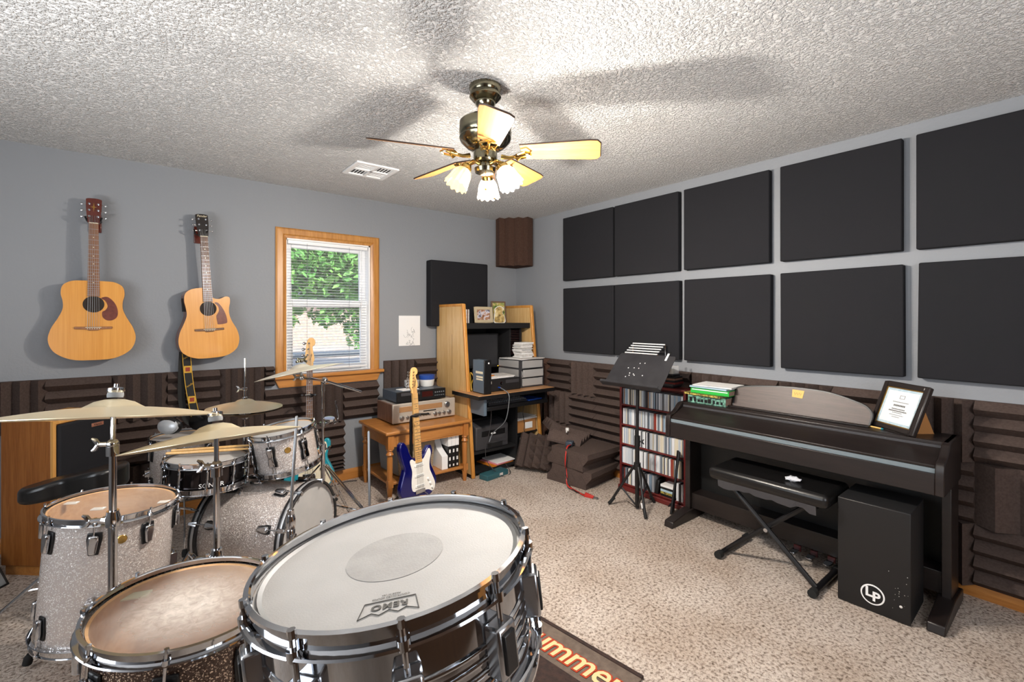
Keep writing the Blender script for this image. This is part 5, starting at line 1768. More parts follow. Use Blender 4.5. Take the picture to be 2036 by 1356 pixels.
def picture_frame(label, loc, rz, w_, h_, t_, fm_, lean, pic, name='picture_frame', cat='picture frame', mat_w=0):
    t = thing(name, label, cat, loc, rot=(lean, 0, rz))
    f = MB()
    rectframe(f, -w_ / 2, w_ / 2, 0, h_, -.012, .006, t_)
    f.build('frame', fm_, t, bevel=.003)
    MB().box(-w_ / 2 + t_ * .9, w_ / 2 - t_ * .9, -.004, .002, t_ * .9, h_ - t_ * .9).build('picture', pic, t)
    MB().prism([(0, .0), (.0, h_ * .75), (h_ * .45, -.0)], -.025, .025, YZ).build('easel_back', K['black_matte'], t, M=T((0, .007, 0)))
    return t


def photo_mat(name, stops, sc):
    m, nt, b = principled(name)
    v = coord(nt)
    nt.links.new(ramp(nt, noise(nt, v, sc, 4, .6, .5), stops), b.inputs['Base Color'])
    b.inputs['Roughness'].default_value = .3
    return m


ph1 = photo_mat('family_photo', [(.35, '6a4030'), (.48, 'b08060'), (.55, 'd8d8e4'), (.65, '40364a')], 22)
ph2 = photo_mat('outdoor_photo', [(.35, '3c5a30'), (.48, '8a9a58'), (.58, 'd0b46a'), (.7, '88a8c0')], 18)
ph3 = photo_mat('sepia_photo', [(.35, '5c4a30'), (.5, 'b89a5a'), (.65, 'e0d0a0')], 20)
picture_frame('silver-framed family photo leaning on the top desk shelf', (2.565, 3.66, 1.337), -.25, .19, .155, .028, mat('pale_gilt_frame', 'c9b898', .35, .3), -.18, ph1)
picture_frame('taller dark-framed outdoor photo at the right of the top desk shelf', (2.795, 3.72, 1.337), -.2, .16, .215, .014, mat('bronze_frame', '7a6250', .4, .3), -.14, ph2)
ms = thing('photo_standee', 'small clear-edged cutout photo standing before the taller framed photo', 'photo', (2.735, 3.63, 1.337), rot=(-.1, 0, -.3))
cu = crom([(-.055, 0), (.05, 0), (.052, .06), (.03, .10), (.045, .14), (.0, .165), (-.045, .14), (-.05, .10), (-.058, .05)], 5)
MB().prism([(p[0], p[1]) for p in cu], -.003, .003, XZ).build('acrylic_edge', K['white'], ms)
cu2 = [(p[0] * .9, .006 + p[1] * .93) for p in cu]
MB().prism(cu2, -.0045, -.003, XZ).build('photo_print', ph3, ms)
MB().prism([(0, 0), (0, .1), (.06, 0)], -.02, .02, YZ).build('rear_prop', K['white'], ms)
for k in range(3):
    bx = thing('disc_case', '%s of three disc cases standing at the left end of the top desk shelf' % ['leftmost', 'middle', 'rightmost'][k], 'disc case', (2.285 + k * .012, 3.60, 1.337), 0, 'disc cases on the top desk shelf')
    MB().box(0, .0105, -.06, .06, 0, .125).build('case', K['paper2' if k != 1 else 'walnut'], bx)
# printer and the rest of the lower desk
pr = thing('printer', 'dark grey laser printer on the lower desk shelf', 'printer', (2.465, 3.575, .216))
MB().prism([(-.21, 0), (.2, 0), (.2, .225), (.1, .255), (-.12, .235), (-.21, .205)], -.19, .17, YZ).build('case', K['dark_grey'], pr, bevel=.012, seg=3)
MB().box(-.13, .13, -.213, -.206, .115, .165).build('output_slot', K['black'], pr, bevel=.003)
MB().box(-.03, .02, -.215, -.212, .13, .142).build('badge', K['vinyl'], pr)
MB().box(-.07, .10, -.214, -.207, .012, .05).build('paper_tray', K['black_matte'], pr, bevel=.003)
MB().box(-.15, .13, -.10, .12, .235, .262).build('output_lid', K['black'], pr, bevel=.01)
for k, (m, lb, dx, rz) in enumerate((('orange', 'orange folder under the printer shelf edge', 0, .12), ('pink', 'pink folder lying on the orange one under the printer', .04, .18), ('paper', 'white folder topmost of the folders under the printer', .06, .05))):
    f = thing('folder', lb, 'folder', (2.56 + dx, 3.46, .052 + k * .009), rz, 'folders below the printer')
    MB().box(-.13, .13, -.10, .12, 0, .008).build('cover', K[m], f)
tbx = thing('binder_box', 'dark teal binder lying on the carpet under the desk bottom', 'binder', (2.40, 3.27, .0), .16)
MB().box(-.13, .13, -.05, .05, 0, .045).build('cover', K['tealbox'], tbx, bevel=.004)
MB().box(.02, .06, -.0515, -.05, .012, .034).build('spine_label', K['paper2'], tbx)
cb = thing('cardboard_box', 'small cardboard box with a white label on the right desk shelf', 'box', (2.868, 3.50, .301))
MB().box(-.115, .115, -.12, .13, 0, .115).build('carton', K['cardboard'], cb, bevel=.002)
MB().box(-.02, .07, -.1215, -.12, .03, .09).build('shipping_label', K['vinyl'], cb)
for k in range(3):
    p_ = thing('envelope', '%s envelope on the small cardboard box' % ['lowest', 'middle', 'topmost'][k], 'envelope', (2.87, 3.48, .417 + k * .007), [.1, -.12, .2][k], 'envelopes on the cardboard box')
    MB().box(-.13, .13, -.1, .1, 0, .006).build('paper', K['paper' if k != 1 else 'paper2'], p_)
tw = thing('computer_tower', 'black computer tower with a printed label below the cardboard box', 'computer', (2.86, 3.57, .051))
MB().box(-.10, .10, -.18, .2, 0, .225).build('case', K['black'], tw, bevel=.004)
MB().box(-.07, .03, -.1815, -.18, .115, .20).build('label', K['grey'], tw)
q = MB()
for k in range(5):
    q.box(-.07, .02 - .01 * (k % 2), -.182, -.18, .025 + k * .017, .033 + k * .017)
q.build('label_lines', K['paper2'], tw)


def cable(name, label, pts, r, m, cat='cable', n=8):
    o = MB().tube(crom(pts, n, False), r, 6).build(name, m, None, smooth=60)
    return tag(o, label, cat)


cable('cable', 'grey cord drooping from the flat computer down past the desktop to the printer', [(2.44, 3.23, .775), (2.44, 3.12, .74), (2.44, 3.11, .66), (2.43, 3.15, .50), (2.40, 3.28, .38), (2.37, 3.30, .30)], .004, K['grey'])
cable('cable', 'thin grey cord hanging from the tray down behind the printer front', [(2.32, 3.20, .60), (2.345, 3.24, .50), (2.355, 3.28, .38), (2.34, 3.31, .26), (2.36, 3.31, .12), (2.45, 3.22, .008), (2.56, 3.24, .008), (2.58, 3.34, .06)], .003, K['dark_grey'])
cable('cable', 'dark cord hanging in front of the right desk compartment', [(2.76, 3.28, .60), (2.755, 3.30, .50), (2.79, 3.32, .40), (2.78, 3.31, .33), (2.86, 3.30, .28)], .0028, K['black'])
cable('cable', 'yellow and black cords bunched behind the slim computer', [(2.255, 3.40, .745), (2.262, 3.42, .80), (2.275, 3.40, .86), (2.26, 3.43, .90), (2.275, 3.45, .82), (2.26, 3.44, .745)], .006, mat('yellow_cord', 'b08a2a', .6))
cable('cable', 'black cable looping over the carpet between the kit and the side table', [(1.02, 3.30, .006), (1.16, 3.24, .006), (1.30, 3.24, .006), (1.42, 3.18, .006), (1.40, 3.05, .006), (1.33, 2.98, .006)], .004, K['black'])
cable('cable', 'dark cable lying along the baseboard below the window', [(1.1, 3.93, .005), (1.22, 3.90, .005), (1.34, 3.93, .005), (1.42, 3.90, .005)], .004, K['dark_grey'])

# ---------------------------------------------------------------- digital piano
pn = thing('digital_piano', 'dark rosewood digital piano with a closed lid along the right wall', 'piano', (2.72, 1.095, 0))
PW = .675
for s_ in (-1, 1):
    y0, y1 = (s_ * PW - .02 * s_, s_ * PW + .012 * s_)
    y0, y1 = min(y0, y1), max(y0, y1)
    arm = crom([(.0, .60), (.0, .70), (.008, .735)], 3, False) + crom([(.02, .745), (.07, .755), (.11, .78), (.14, .803), (.165, .81)], 5, False)
    pl = [(p[0], p[1]) for p in arm] + [(.40, .81), (.40, .60)]
    MB().prism([(x, z) for x, z in pl], y0, y1, Matrix(((1, 0, 0, 0), (0, 0, 1, 0), (0, 1, 0, 0), (0, 0, 0, 1)))).build('end_block', K['piano'], pn, bevel=.004)
    yl = s_ * (PW - .015)
    MB().box(.225, .40, yl - .018, yl + .018, .055, .60).build('leg', K['piano'], pn, bevel=.003)
    MB().prism([(-.01, .0), (.43, .0), (.43, .055), (.24, .07), (.20, .07), (.0, .04)], yl - .032, yl + .032, Matrix(((1, 0, 0, 0), (0, 0, 1, 0), (0, 1, 0, 0), (0, 0, 0, 1)))).build('foot', K['piano'], pn, bevel=.005)
MB().box(.005, .03, -PW + .02, PW - .02, .60, .695).build('key_slip', K['piano'], pn, bevel=.003)
MB().box(.018, .03, -PW + .02, PW - .02, .695, .715).build('slip_channel', mat('grey_felt_strip', '6f7a80', .7), pn)
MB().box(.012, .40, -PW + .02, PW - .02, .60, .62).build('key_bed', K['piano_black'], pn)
ld = MB().hexa([(.022, -PW + .02, .715), (.17, -PW + .02, .772), (.17, PW - .02, .772), (.022, PW - .02, .715)], [(.020, -PW + .02, .728), (.17, -PW + .02, .785), (.17, PW - .02, .785), (.020, PW - .02, .728)])
ld.build('key_lid', K['piano'], pn, bevel=.003)
MB().box(.165, .40, -PW - .005, PW + .005, .788, .81).build('top_board', K['piano'], pn, bevel=.006)
MB().box(.160, .172, -PW + .02, PW - .02, .772, .793).build('top_lip', K['dark_grey'], pn, bevel=.003)
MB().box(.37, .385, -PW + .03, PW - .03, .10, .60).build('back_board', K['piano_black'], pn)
MB().box(.20, .37, -PW + .04, PW - .04, .555, .60).build('under_brace', K['piano'], pn)
MB().box(.25, .37, -PW + .03, PW - .03, .07, .175).build('pedal_rail', K['piano'], pn, bevel=.003)
for k in range(3):
    y = -.02 - k * .085
    p_ = MB().prism([(-.012, 0), (-.02, -.05), (-.016, -.085), (0, -.095), (.016, -.085), (.02, -.05), (.012, 0)], 0, .009, T((.25, y, .045)) @ RZ(-PI / 2))
    p_.build('pedal', K['chrome'], pn, bevel=.002)
    MB().box(.245, .255, y - .018, y + .018, .035, .066).build('pedal_slot', K['redwood'], pn)
# music rest leaning on the top board
rp = []
arc = crom([(.365, 0), (.362, .10), (.355, .122), (.30, .14), (.16, .157), (.0, .165), (-.16, .157), (-.30, .12), (-.345, .095), (-.362, .06), (-.352, 0)], 4, False)
MR = T((.262, .0, .81)) @ RY(math.radians(17))
MB().prism([(p[0], p[1]) for p in arc], 0, .012, MR @ YZ).build('music_rest', K['piano_rest'], pn, bevel=.002)
e = MB().tube([(.006, p[0], p[1]) for p in arc], .0075, 6, M=MR)
e.build('rest_edging', K['black'], pn)
MB().box(.235, .262, -.36, .40, .81, .82).build('rest_ledge', K['piano'], pn, bevel=.003)
MB().prism([(0, 0), (.07, 0), (.015, .05)], -.15, -.11, Matrix(((1, 0, 0, 0), (0, 0, 1, 0), (0, 1, 0, 0), (0, 0, 0, 1))) @ Matrix.Identity(4)).build('rest_prop', K['black'], pn, M=T((.305, 0, .81)))
nt_ = thing('sticky_note', 'small yellow note stuck on the piano music rest', 'sticky note', (0, 0, 0))
nt_.matrix_world = T((2.72, 1.095, 0)) @ MR @ T((-.0005, .0, .13))
MB().prism([(-.026, -.02), (.03, -.024), (.036, .022), (-.028, .024)], -.0012, 0, Matrix(((0, 0, 1, 0), (-1, 0, 0, 0), (0, 1, 0, 0), (0, 0, 0, 1)))).build('paper', K['sticky'], nt_)
sq = MB()
for k in range(3):
    sq.tube([(-.0016, .016 - k * .014, .008), (-.0016, .01 - k * .014, -.008), (-.0016, .004 - k * .014, .006)], .0007, 4)
sq.build('pen_scribble', K['ink'], nt_)
pc_ = thing('pencil', 'short pencil stub lying at the right end of the music rest', 'pencil', (2.975, .712, .8145), 1.2)
MB().tube([(-.03, 0, 0), (.02, 0, 0), (.032, 0, 0)], [.0042, .0042, .0008], 6).build('shaft', K['sticky'], pc_)
MB().cyl((-.038, 0, 0), (-.03, 0, 0), .0045, n=8).build('eraser', K['teal'], pc_)

# songbooks on the left end of the piano
zb = .8105
for k, (th_, m, lb, dx, dy, rz) in enumerate([(.052, 'teal_book', 'thick teal patterned songbook at the bottom of the pile on the piano', 0, 0, .02), (.014, 'yellow_book', 'thin yellow patterned book second in the pile on the piano', -.012, .02, -.05),
                                              (.034, 'green_book', 'thick bright green book third in the pile on the piano', 0, -.02, .03), (.012, 'bluebook', 'thin pale blue magazine near the top of the pile on the piano', .005, -.01, -.02), (.010, 'paper', 'thin white songbook topmost of the pile on the piano', .01, -.025, .08)]):
    b_ = thing('songbook', lb, 'book', (3.02 + dx, 1.605 + dy, zb), rz, 'songbooks on the piano')
    MB().box(-.10, .10, -.125, .125, .003, th_ - .003).build('pages', K['page_edges'] if k < 3 else K['paper2'], b_)
    cv_ = MB().box(-.103, .103, -.128, .13, th_ - .003, th_).box(-.103, .103, -.128, .13, 0, .003).box(-.103, -.099, -.128, .13, 0, th_)
    cv_.build('cover', K[m], b_)
    if k == 2:
        MB().box(-.1045, -.1025, -.12, .12, .022, .028).build('spine_stripe', K['white'], b_)
    if k == 0:
        q = MB()
        rg = random.Random(4)
        for j in range(9):
            y = -.11 + j * .026
            q.box(-.1045, -.1025, y, y + rg.uniform(.012, .022), .010, rg.uniform(.026, .042))
        q.build('spine_lettering', K['black'], b_)
    zb += th_ + .0006

# framed certificate
cf = thing('framed_certificate', 'dark-framed certificate leaning on the right end of the piano', 'framed certificate', (2.968, .643, .8105), rot=(0, math.radians(16), 0))
cf.rotation_euler = (Matrix.Identity(3)).to_euler()
MC = RZ(math.radians(-127)) @ RX(math.radians(-21))
cf.rotation_euler = MC.to_euler()
fw_, fh_ = .265, .25
f = MB()
rectframe(f, -fw_ / 2, fw_ / 2, 0, fh_, -.014, .008, .026)
f.build('frame', K['piano_black'] if False else mat('dark_wood_frame', '2a2422', .3), cf, bevel=.005)
f = MB()
rectframe(f, -fw_ / 2 + .026, fw_ / 2 - .026, .026, fh_ - .026, -.009, -.004, .005)
f.build('inner_moulding', K['goldline'], cf)
MB().box(-fw_ / 2 + .025, fw_ / 2 - .025, -.006, -.001, .025, fh_ - .025).build('border_print', K['mat_blue'], cf)
MB().box(-fw_ / 2 + .043, fw_ / 2 - .043, -.0068, -.005, .043, fh_ - .043).build('certificate_sheet', K['mat_white'], cf)
q = MB()
rectframe(q, -.014, .014, .168, .186, -.0075, -.0066, .0015)
for z, hw, hh in ((.150, .045, .0015), (.132, .034, .0045), (.113, .038, .0025), (.103, .052, .003), (.094, .028, .0015), (.082, .04, .0012), (.072, .022, .0012)):
    k = -hw
    while k < hw:
        L = min(.008, hw - k)
        q.box(k, k + L * .75, -.0075, -.0066, z - hh, z + hh)
        k += L + .0005
q.build('printed_lines', K['ink'], cf)
MB().prism([(0, .01), (.0, .15), (.05, .15), (.15, .045)], -.045, .045, YZ).build('easel_back', K['cardboard'], cf, M=T((.02, .009, 0)))

# ---------------------------------------------------------------- bench
bn = thing('piano_bench', 'folding keyboard bench with black vinyl seat on crossed legs at the piano', 'bench', (2.755, 1.11, 0))
MB().box(-.165, .165, -.305, .305, .445, .515).build('seat_cushion', K['leather'], bn, bevel=.026, seg=4)
MB().box(-.13, .13, -.25, .25, .432, .447).build('seat_board', K['black_matte'], bn)
fl = MB()
rg = random.Random(2)
pv = None
for i in range(18):
    y = -.25 + i * .5 / 17
    p = Vector((-.15, y, .425 - rg.uniform(0, .022)))
    if pv is not None:
        fl.add([(-.155, pv.y, .45), (-.155, p.y, .45), (p.x, p.y, p.z), (pv.x, pv.y, pv.z)], [(0, 1, 2, 3)])
    pv = p
fl.build('torn_lining', K['dark_grey'], bn, smooth=0)
for s_ in (-1, 1):
    x = s_ * .02 - .09
    MB().tube([(x, s_ * .235, .03), (x, -s_ * .20, .43)], .0135, 10).build('cross_leg', K['black_metal'], bn)
    ft = MB().cyl((-.165, s_ * .24, .02), (.17, s_ * .24, .02), .0165, n=12).build('foot_bar', K['black_metal'], bn)
    for xx in (-.175, .16):
        MB().cyl((xx, s_ * .24, .0215), (xx + .035, s_ * .24, .0215), .0212, n=14).build('rubber_cap', K['rubber'], ft)
    MB().cyl((-.13, s_ * .20, .425), (.13, s_ * .20, .425), .011, n=10).build('seat_rail', K['black_metal'], bn)
MB().cyl((-.125, 0.0, .235), (-.055, 0.0, .235), .011, n=12).build('pivot_bolt', K['chrome'], bn)
cr = thing('crumpled_wrapper', 'small crumpled clear wrapper on the black bench seat', 'wrapper', (2.70, 1.0, .516))
q = MB().ball((0, 0, .012), .025, 10, (1, 1.6, .45))
rg = random.Random(8)
q.v = [(a + rg.uniform(-.006, .006), b + rg.uniform(-.006, .006), max(0, c + rg.uniform(-.003, .006))) for a, b, c in q.v]
q.build('wrapper', see_through('crinkled_film', 'e8eaf0', .7, .15), cr, smooth=0)

# ---------------------------------------------------------------- cajon
cj = thing('cajon', 'matte black cajon box drum with a round white sticker, standing before the piano', 'cajon', (2.683, .652, 0), math.radians(1))
MB().box(.006, .285, -.137, .137, .0, .50).build('box_body', K['black_matte'], cj, bevel=.005)
MB().box(-.002, .006, -.139, .139, .002, .503).build('striking_face', mat('black_face_ply', '151415', .42, bmp=(300, .1)), cj, bevel=.003)
MB().box(.0, .285, -.138, .138, .4995, .504).build('top_plate', K['black_matte'], cj, bevel=.002)
LPm = T((-.002, .0, .083))
stk = MB().lathe([(0, .001), (.046, .001), (.0465, 0)], 40, LPm @ RY(-PI / 2)).build('round_sticker', K['vinyl'], cj)
MB().lathe([(0, .0016), (.040, .0016), (.040, .001)], 40, LPm @ RY(-PI / 2)).build('sticker_disc', K['black'], stk)
text('lettering', 'L', .060, K['vinyl'], stk, LPm @ T((-.0018, .014, .008)) @ FACE_MX, .0003, offset=.002)
text('lettering', 'P', .060, K['vinyl'], stk, LPm @ T((-.0018, -.014, -.008)) @ FACE_MX, .0003, offset=.002)
q = MB()
rg = random.Random(11)
for k in range(14):
    y, z = rg.uniform(-.13, -.06), rg.uniform(.04, .22)
    s_ = rg.uniform(.0006, .0014)
    q.box(-.0028, -.0018, y - s_, y + s_, z - s_, z + s_)
q.ball((-.002, -.104, .075), .006, 8, (.2, 1, 1))
q.build('paint_chips', K['paper2'], cj)

# ---------------------------------------------------------------- music stand
mx, my = 2.802, 2.066
ms = thing('music_stand', 'black tripod music stand with perforated desk before the disc shelf', 'music stand', (mx, my, 0))
MB().cyl((0, 0, .012), (0, 0, .50), .016, n=14).build('lower_tube', K['black_metal'], ms)
MB().cyl((0, 0, .49), (0, 0, .93), .0115, n=12).build('upper_tube', K['black_metal'], ms)
q = MB().cyl((0, 0, .455), (0, 0, .53), .0215, n=14)
wing(q, (0, 0, .49), (.5, -.8, 0))
q.build('height_collar', K['black'], ms)
q = MB().cyl((0, 0, .285), (0, 0, .335), .025, n=14).build('leg_collar', K['black'], ms)
for tx, ty, nm in ((2.709, 2.244, ''), (2.99, 2.056, ''), (2.705, 1.925, '')):
    u = Vector((tx - mx, ty - my, 0)).normalized()
    e_ = Vector((tx - mx, ty - my, .008))
    l_ = MB().tube([u * .022 + Vector((0, 0, .31)), e_], .0095, 8).build('leg', K['black_metal'], ms)
    MB().tube([u * .014 + Vector((0, 0, .03)), e_ * .55 + Vector((0, 0, .135))], .006, 6).build('leg_brace', K['black_metal'], l_)
    MB().tube([e_ + u * -.035 + Vector((0, 0, .05)), e_ + u * .004], [.012, .012], 8).build('rubber_foot', K['rubber'], l_)
l_ = MB().tube([(-.062, -.09, .085), (-.073, -.106, .055)], .0125, 8).build('white_tape', K['vinyl'], ms)
# the desk: parallel to the right wall, leaning back
B0, B1 = Vector((-.085, 0, .885)), Vector((.12, 0, 1.112))
hw = .245
up_ = (B1 - B0)
nrm = Vector((-up_.z, 0, up_.x)).normalized()
q = MB()
pl = [(-hw, 0), (hw, 0), (hw * .98, .29), (hw * .94, .305), (-hw * .94, .305), (-hw * .98, .29)]
u3 = up_.normalized()
vs = [B0 + Vector((0, 1, 0)) * p[0] + u3 * p[1] for p in pl]
q.add(vs + [v - nrm * .003 for v in vs], [tuple(range(6)), tuple(range(11, 5, -1))] + [(i, (i + 1) % 6, 6 + (i + 1) % 6, 6 + i) for i in range(6)])
# bottom lip
lipd = nrm * .045
lp = [B0 + Vector((0, s_ * hw * 1.02, 0)) for s_ in (-1, 1)]
q.hexa([lp[0], lp[1], lp[1] - u3 * .003, lp[0] - u3 * .003], [lp[0] + lipd, lp[1] + lipd, lp[1] + lipd - u3 * .003, lp[0] + lipd - u3 * .003])
q.hexa([lp[0] + lipd, lp[1] + lipd, lp[1] + lipd * 1.06, lp[0] + lipd * 1.06], [lp[0] + lipd + u3 * .014, lp[1] + lipd + u3 * .014, lp[1] + lipd * 1.06 + u3 * .014, lp[0] + lipd * 1.06 + u3 * .014])
dsk = q.build('desk_plate', mat('charcoal_sheet_metal', '2c2b2e', .5, .2, var=(9, '363538')), ms, smooth=0)
q = MB()
for a_, b_ in ((.02, .22), (-.02, .225), (.10, .17), (.05, .175), (.01, .175), (.065, .125), (.03, .12), (.06, .105), (.018, .11), (.09, .02), (.05, .022), (-.05, .115), (.085, .09)):
    p = B0 + Vector((0, a_, 0)) + u3 * b_ + nrm * .0008
    q.cyl(p, p + nrm * .0008, .0045, n=10)
q.build('desk_perforations', K['paper'], dsk)
q = MB().cyl((0, -.02, .93), B0 + u3 * .12 - nrm * .02, .011, n=10)
q.cyl(B0 + u3 * .12 - nrm * .02 + Vector((0, -.04, 0)), B0 + u3 * .12 - nrm * .02 + Vector((0, .04, 0)), .014, n=12)
q.build('tilt_joint', K['black'], ms)
cp = thing('paper_clip', 'white clothespin clip on the top edge of the music stand', 'clip', Vector((mx, my, 0)) + B0 + u3 * .295 + Vector((0, -.175, 0)), rot=(0, math.radians(42), 0))
MB().box(-.006, -.001, -.008, .008, -.035, .03).build('front_jaw', K['vinyl'], cp, bevel=.002)
MB().box(.004, .008, -.008, .008, -.03, .055).build('rear_jaw', K['black'], cp, bevel=.002)

# ---------------------------------------------------------------- red disc shelf
sx0, sx1, sy0, sy1 = 3.04, 3.162, 1.835, 2.405
sh = thing('disc_shelf', 'dark red wooden disc shelf filled with disc cases behind the music stand', 'shelf', (sx0, (sy0 + sy1) / 2, 0))
hw = (sy1 - sy0) / 2
dep = sx1 - sx0
for s_ in (-1, 1):
    MB().box(0, dep, s_ * hw - .009, s_ * hw + .009, 0, .862).build('side_board', K['redwood'], sh, bevel=.003)
MB().box(dep - .008, dep, -hw, hw, .02, .86).build('back_board', K['redwood'], sh)
levels = [.052, .215, .373, .53, .69]
for z in levels:
    MB().box(0, dep - .008, -hw + .009, hw - .009, z - .014, z).build('shelf_board', K['redwood'], sh, bevel=.003)
MB().box(-.008, dep, -hw - .012, hw + .012, .848, .864).build('top_board', K['redwood'], sh, bevel=.004)
MB().box(-.02, dep, -hw - .012, hw + .012, 0, .036).build('plinth', K['redwood'], sh, bevel=.006)
spine = [mat('disc_spine_' + n_, h_, .3) for n_, h_ in (('white', 'dfe0e2'), ('grey', 'a9adb2'), ('black', '2b2b30'), ('slate', '6d747c'), ('cream', 'd6cdb8'), ('blue', '8aa0b4'), ('brown', '8a6a52'), ('rust', '8d3a30'), ('pale', 'c4cad0'))]
wts = [6, 5, 4, 4, 3, 2, 1, 1, 5]
protos = []
rg = random.Random(21)
rown = ['lowest', 'second lowest', 'middle', 'second highest', 'highest']
cd_mesh = {}
for r, z in enumerate(levels):
    y = hw - .012
    while y > -hw + .02:
        th_ = rg.choice((.0102, .0102, .0102, .0075, .0205))
        if r == 0 and -.20 < y < -.02:
            y -= .01
            continue
        k = rg.choices(range(9), wts)[0]
        hh_ = .124 if th_ < .015 else .125
        key = (k, th_)
        if key not in cd_mesh:
            cd_mesh[key] = MB().box(0, .108, -th_ / 2 + .0004, th_ / 2 - .0004, 0, hh_).build('disc_case', spine[k], None, smooth=0)
            o = cd_mesh[key]
        else:
            o = cd_mesh[key].copy()
            COL.objects.link(o)
        o.location = (sx0 + .004 + rg.uniform(0, .006), (sy0 + sy1) / 2 + y - th_ / 2, z + .0002)
        tag(o, 'disc case standing on the %s row of the red disc shelf' % rown[r], 'disc case', 'disc cases on the %s row of the red shelf' % rown[r])
        y -= th_
bkd = thing('bookend', 'black curved bookend in the lowest row of the red disc shelf', 'bookend', (sx0 + .05, (sy0 + sy1) / 2 - .05, levels[0]))
MB().prism([(-.05, 0), (.05, 0), (.05, .105), (.02, .11), (-.03, .10)], -.014, .014, XZ @ Matrix.Identity(4)).build('bookend_body', K['black'], bkd, bevel=.006)
for k, (m, lb) in enumerate([('black', 'black disc case lowest in the flat pile on the bottom row of the red shelf'), ('yellow_book', 'yellow disc case in the flat pile on the bottom row of the red shelf'), ('bluebook', 'pale blue disc case in the flat pile on the bottom row of the red shelf'), ('black_matte', 'dark disc case near the top of the flat pile on the bottom row'), ('paper', 'white disc case topmost of the flat pile on the bottom row')]):
    o = MB().box(0, .108, -.055, .055, 0, .0165).build('disc_case', K[m], None)
    o.location = (sx0 + .004, (sy0 + sy1) / 2 - .14, levels[0] + .0003 + k * .017)
    tag(o, lb, 'disc case', 'flat pile on the lowest shelf row')
# on top of the shelf
rg = random.Random(6)
mm = ['black', 'dark_grey', 'redwood', 'black_matte', 'walnut', 'black']
for k in range(6):
    o = MB().box(-.06, .06, -.095, .095, 0, .0135).build('film_case', K[mm[k]], None, bevel=.001)
    o.location = (3.115, 2.03 + rg.uniform(-.012, .012), .8645 + k * .014)
    o.rotation_euler = (0, 0, rg.uniform(-.08, .08))
    tag(o, '%s dark film case from the bottom of the pile on top of the red shelf' % ORD[k], 'film case', 'film cases on the red shelf')
gb = thing('glass_box', 'small clear box with a dark base on the pile of film cases', 'clear box', (3.115, 2.01, .8645 + 6 * .014 + .001))
MB().box(-.05, .05, -.065, .065, 0, .014).build('base', K['black'], gb, bevel=.003)
MB().box(-.046, .046, -.06, .06, .014, .075).build('clear_lid', K['clearplastic'], gb, bevel=.008, seg=3)
MB().box(-.03, .03, -.042, .042, .015, .05).build('contents', mat('olive_contents', '8a8468', .6), gb, bevel=.01)
wr = thing('wire_rack', 'bright chrome wire rack standing on the red shelf behind the music stand', 'wire rack', (3.10, 2.215, .866))
q = MB()
for y in (-.15, .15):
    q.tube([(.05, y, 0), (.05, y, .31), (-.05, y, .24), (-.05, y, 0)], .004, 6, closed=True)
q.build('end_frame', K['chrome'], wr)
for k in range(5):
    f_ = k / 4
    MB().cyl((.05 - .1 * f_, -.15, .31 - .07 * f_), (.05 - .1 * f_, .15, .31 - .07 * f_), .005, n=8).build('cross_bar', K['vinyl'], wr)
for z in (.08, .16):
    MB().cyl((-.05, -.15, z), (-.05, .15, z), .004, n=8).build('front_bar', K['chrome'], wr)
MB().box(-.048, .048, -.148, .148, 0, .006).build('base_plate', K['steel'], wr)

# folded black stand leaning between shelf and piano
fd = thing('folded_stand', 'folded black metal stand leaning between the disc shelf and the piano leg', 'folded stand', (2.93, 1.855, 0))
for k, dx in enumerate((-.03, .0, .03)):
    MB().tube([(dx, .01 * k, .006), (dx * .4 + .07, .012 * k - .01, .43)], .0085, 8).build('folded_leg', K['black_metal'], fd)
MB().tube([(-.04, .012, .06), (.05, .012, .09)], .006, 6).build('cross_strut', K['black_metal'], fd)

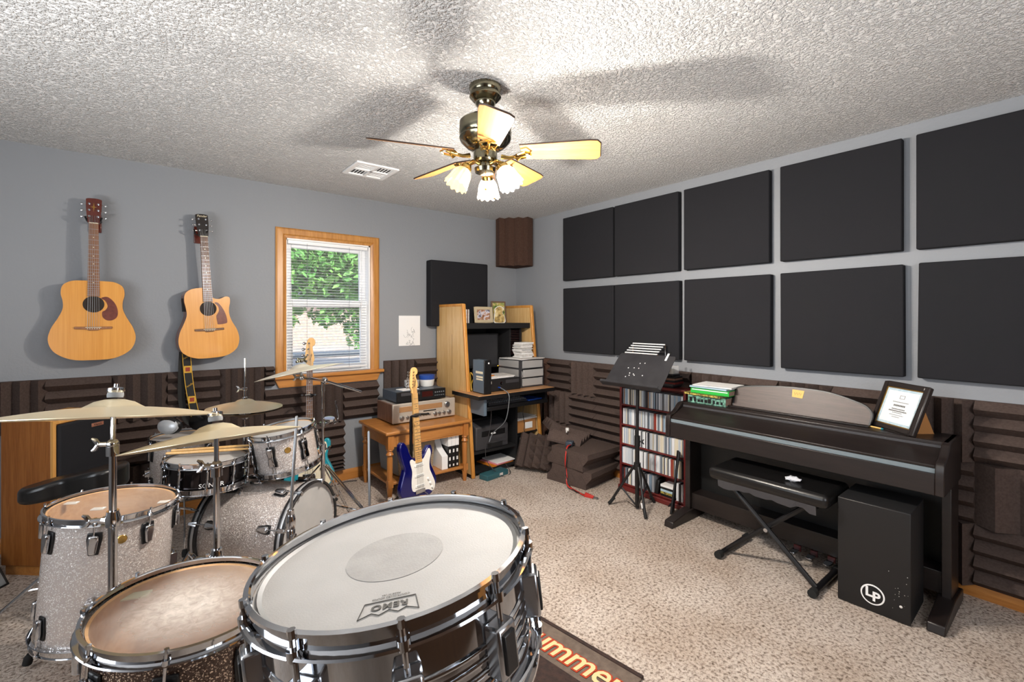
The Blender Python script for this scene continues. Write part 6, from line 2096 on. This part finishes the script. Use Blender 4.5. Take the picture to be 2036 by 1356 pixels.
# power adaptor and cords on the foam heap
ad = thing('power_adaptor', 'small grey-blue power adaptor lying on the foam stack', 'power adaptor', (2.86, 2.80, .29), .5)
MB().box(-.035, .035, -.03, .03, 0, .04).build('block', mat('slate_adaptor', '3c4652', .4), ad, bevel=.006)
MB().box(-.012, .012, -.042, -.03, .012, .028).build('plug', K['black'], ad)
cable('cable', 'red and black wire pair hanging from the adaptor down onto the carpet', [(2.85, 2.77, .305), (2.78, 2.755, .30), (2.735, 2.73, .20), (2.72, 2.70, .10), (2.69, 2.66, .03), (2.69, 2.56, .01), (2.68, 2.47, .008), (2.69, 2.42, .012)], .006, K['red'], 'wire')
cable('cable', 'black wire twisted beside the red one down the foam stack', [(2.86, 2.765, .305), (2.785, 2.745, .30), (2.742, 2.722, .22), (2.715, 2.705, .11), (2.70, 2.65, .03), (2.68, 2.56, .012), (2.69, 2.48, .008), (2.70, 2.43, .008)], .004, K['black'], 'wire')
cpz = thing('battery_clip', 'red clamp at the carpet end of the red and black wire', 'clamp', (2.69, 2.43, .0), .3)
MB().hexa([(-.014, -.035, .002), (.014, -.035, .002), (.014, .035, .002), (-.014, .035, .002)], [(-.006, -.045, .02), (.006, -.045, .02), (.012, .03, .032), (-.012, .03, .032)]).build('jaw', K['red'], cpz, bevel=.003)
MB().box(-.006, .006, -.075, -.04, .004, .014).build('tip', K['steel'], cpz)
pl_ = thing('wall_plug', 'white plug sticking out above the foam heap', 'plug', (2.93, 2.90, .40), .4)
MB().lathe([(0, -.015), (.014, -.012), (.017, 0), (.014, .014), (0, .016)], 16).build('plug_body', K['white'], pl_)
MB().cyl((-.01, 0, 0), (-.045, -.01, -.012), .006, n=8).build('plug_stem', K['white'], pl_)

# ---------------------------------------------------------------- drum rug
ra, rb_ = Vector((1.428, 1.581, 0)), Vector((1.491, 1.116, 0))
dv = (rb_ - ra).normalized()
left = Vector((dv.y, -dv.x, 0))          # towards the drums
end = rb_ + dv * .04
ang_r = math.atan2(dv.y, dv.x)
rgx = thing('drum_rug', 'dark drum rug with a brown border and cream lettering under the kit', 'rug', end, ang_r)
# local x = along the border edge (away from the corner is negative), local y: towards the drums is negative
MB().box(-1.35, 0, -1.35, 0, .001, .009).build('border', K['rug'], rgx, bevel=.003)
MB().box(-1.2, -.12, -1.2, -.185, .009, .0105).build('field', K['rug_dark'], rgx)
MB().box(-1.35, .0, -.012, .006, .001, .0125).build('edge_binding', K['rug_dark'], rgx, bevel=.002)
LR = T((-.325, -.105, .0108)) @ Matrix.Identity(4)
text('lettering_outline', 'Drummer', .155, K['rug_red'], rgx, LR, .0006, shear=.12, offset=.008, space=.95)
text('lettering', 'Drummer', .155, K['rug_cream'], rgx, LR @ T((0, 0, .0012)), .0006, shear=.12, offset=.0015, space=.95)
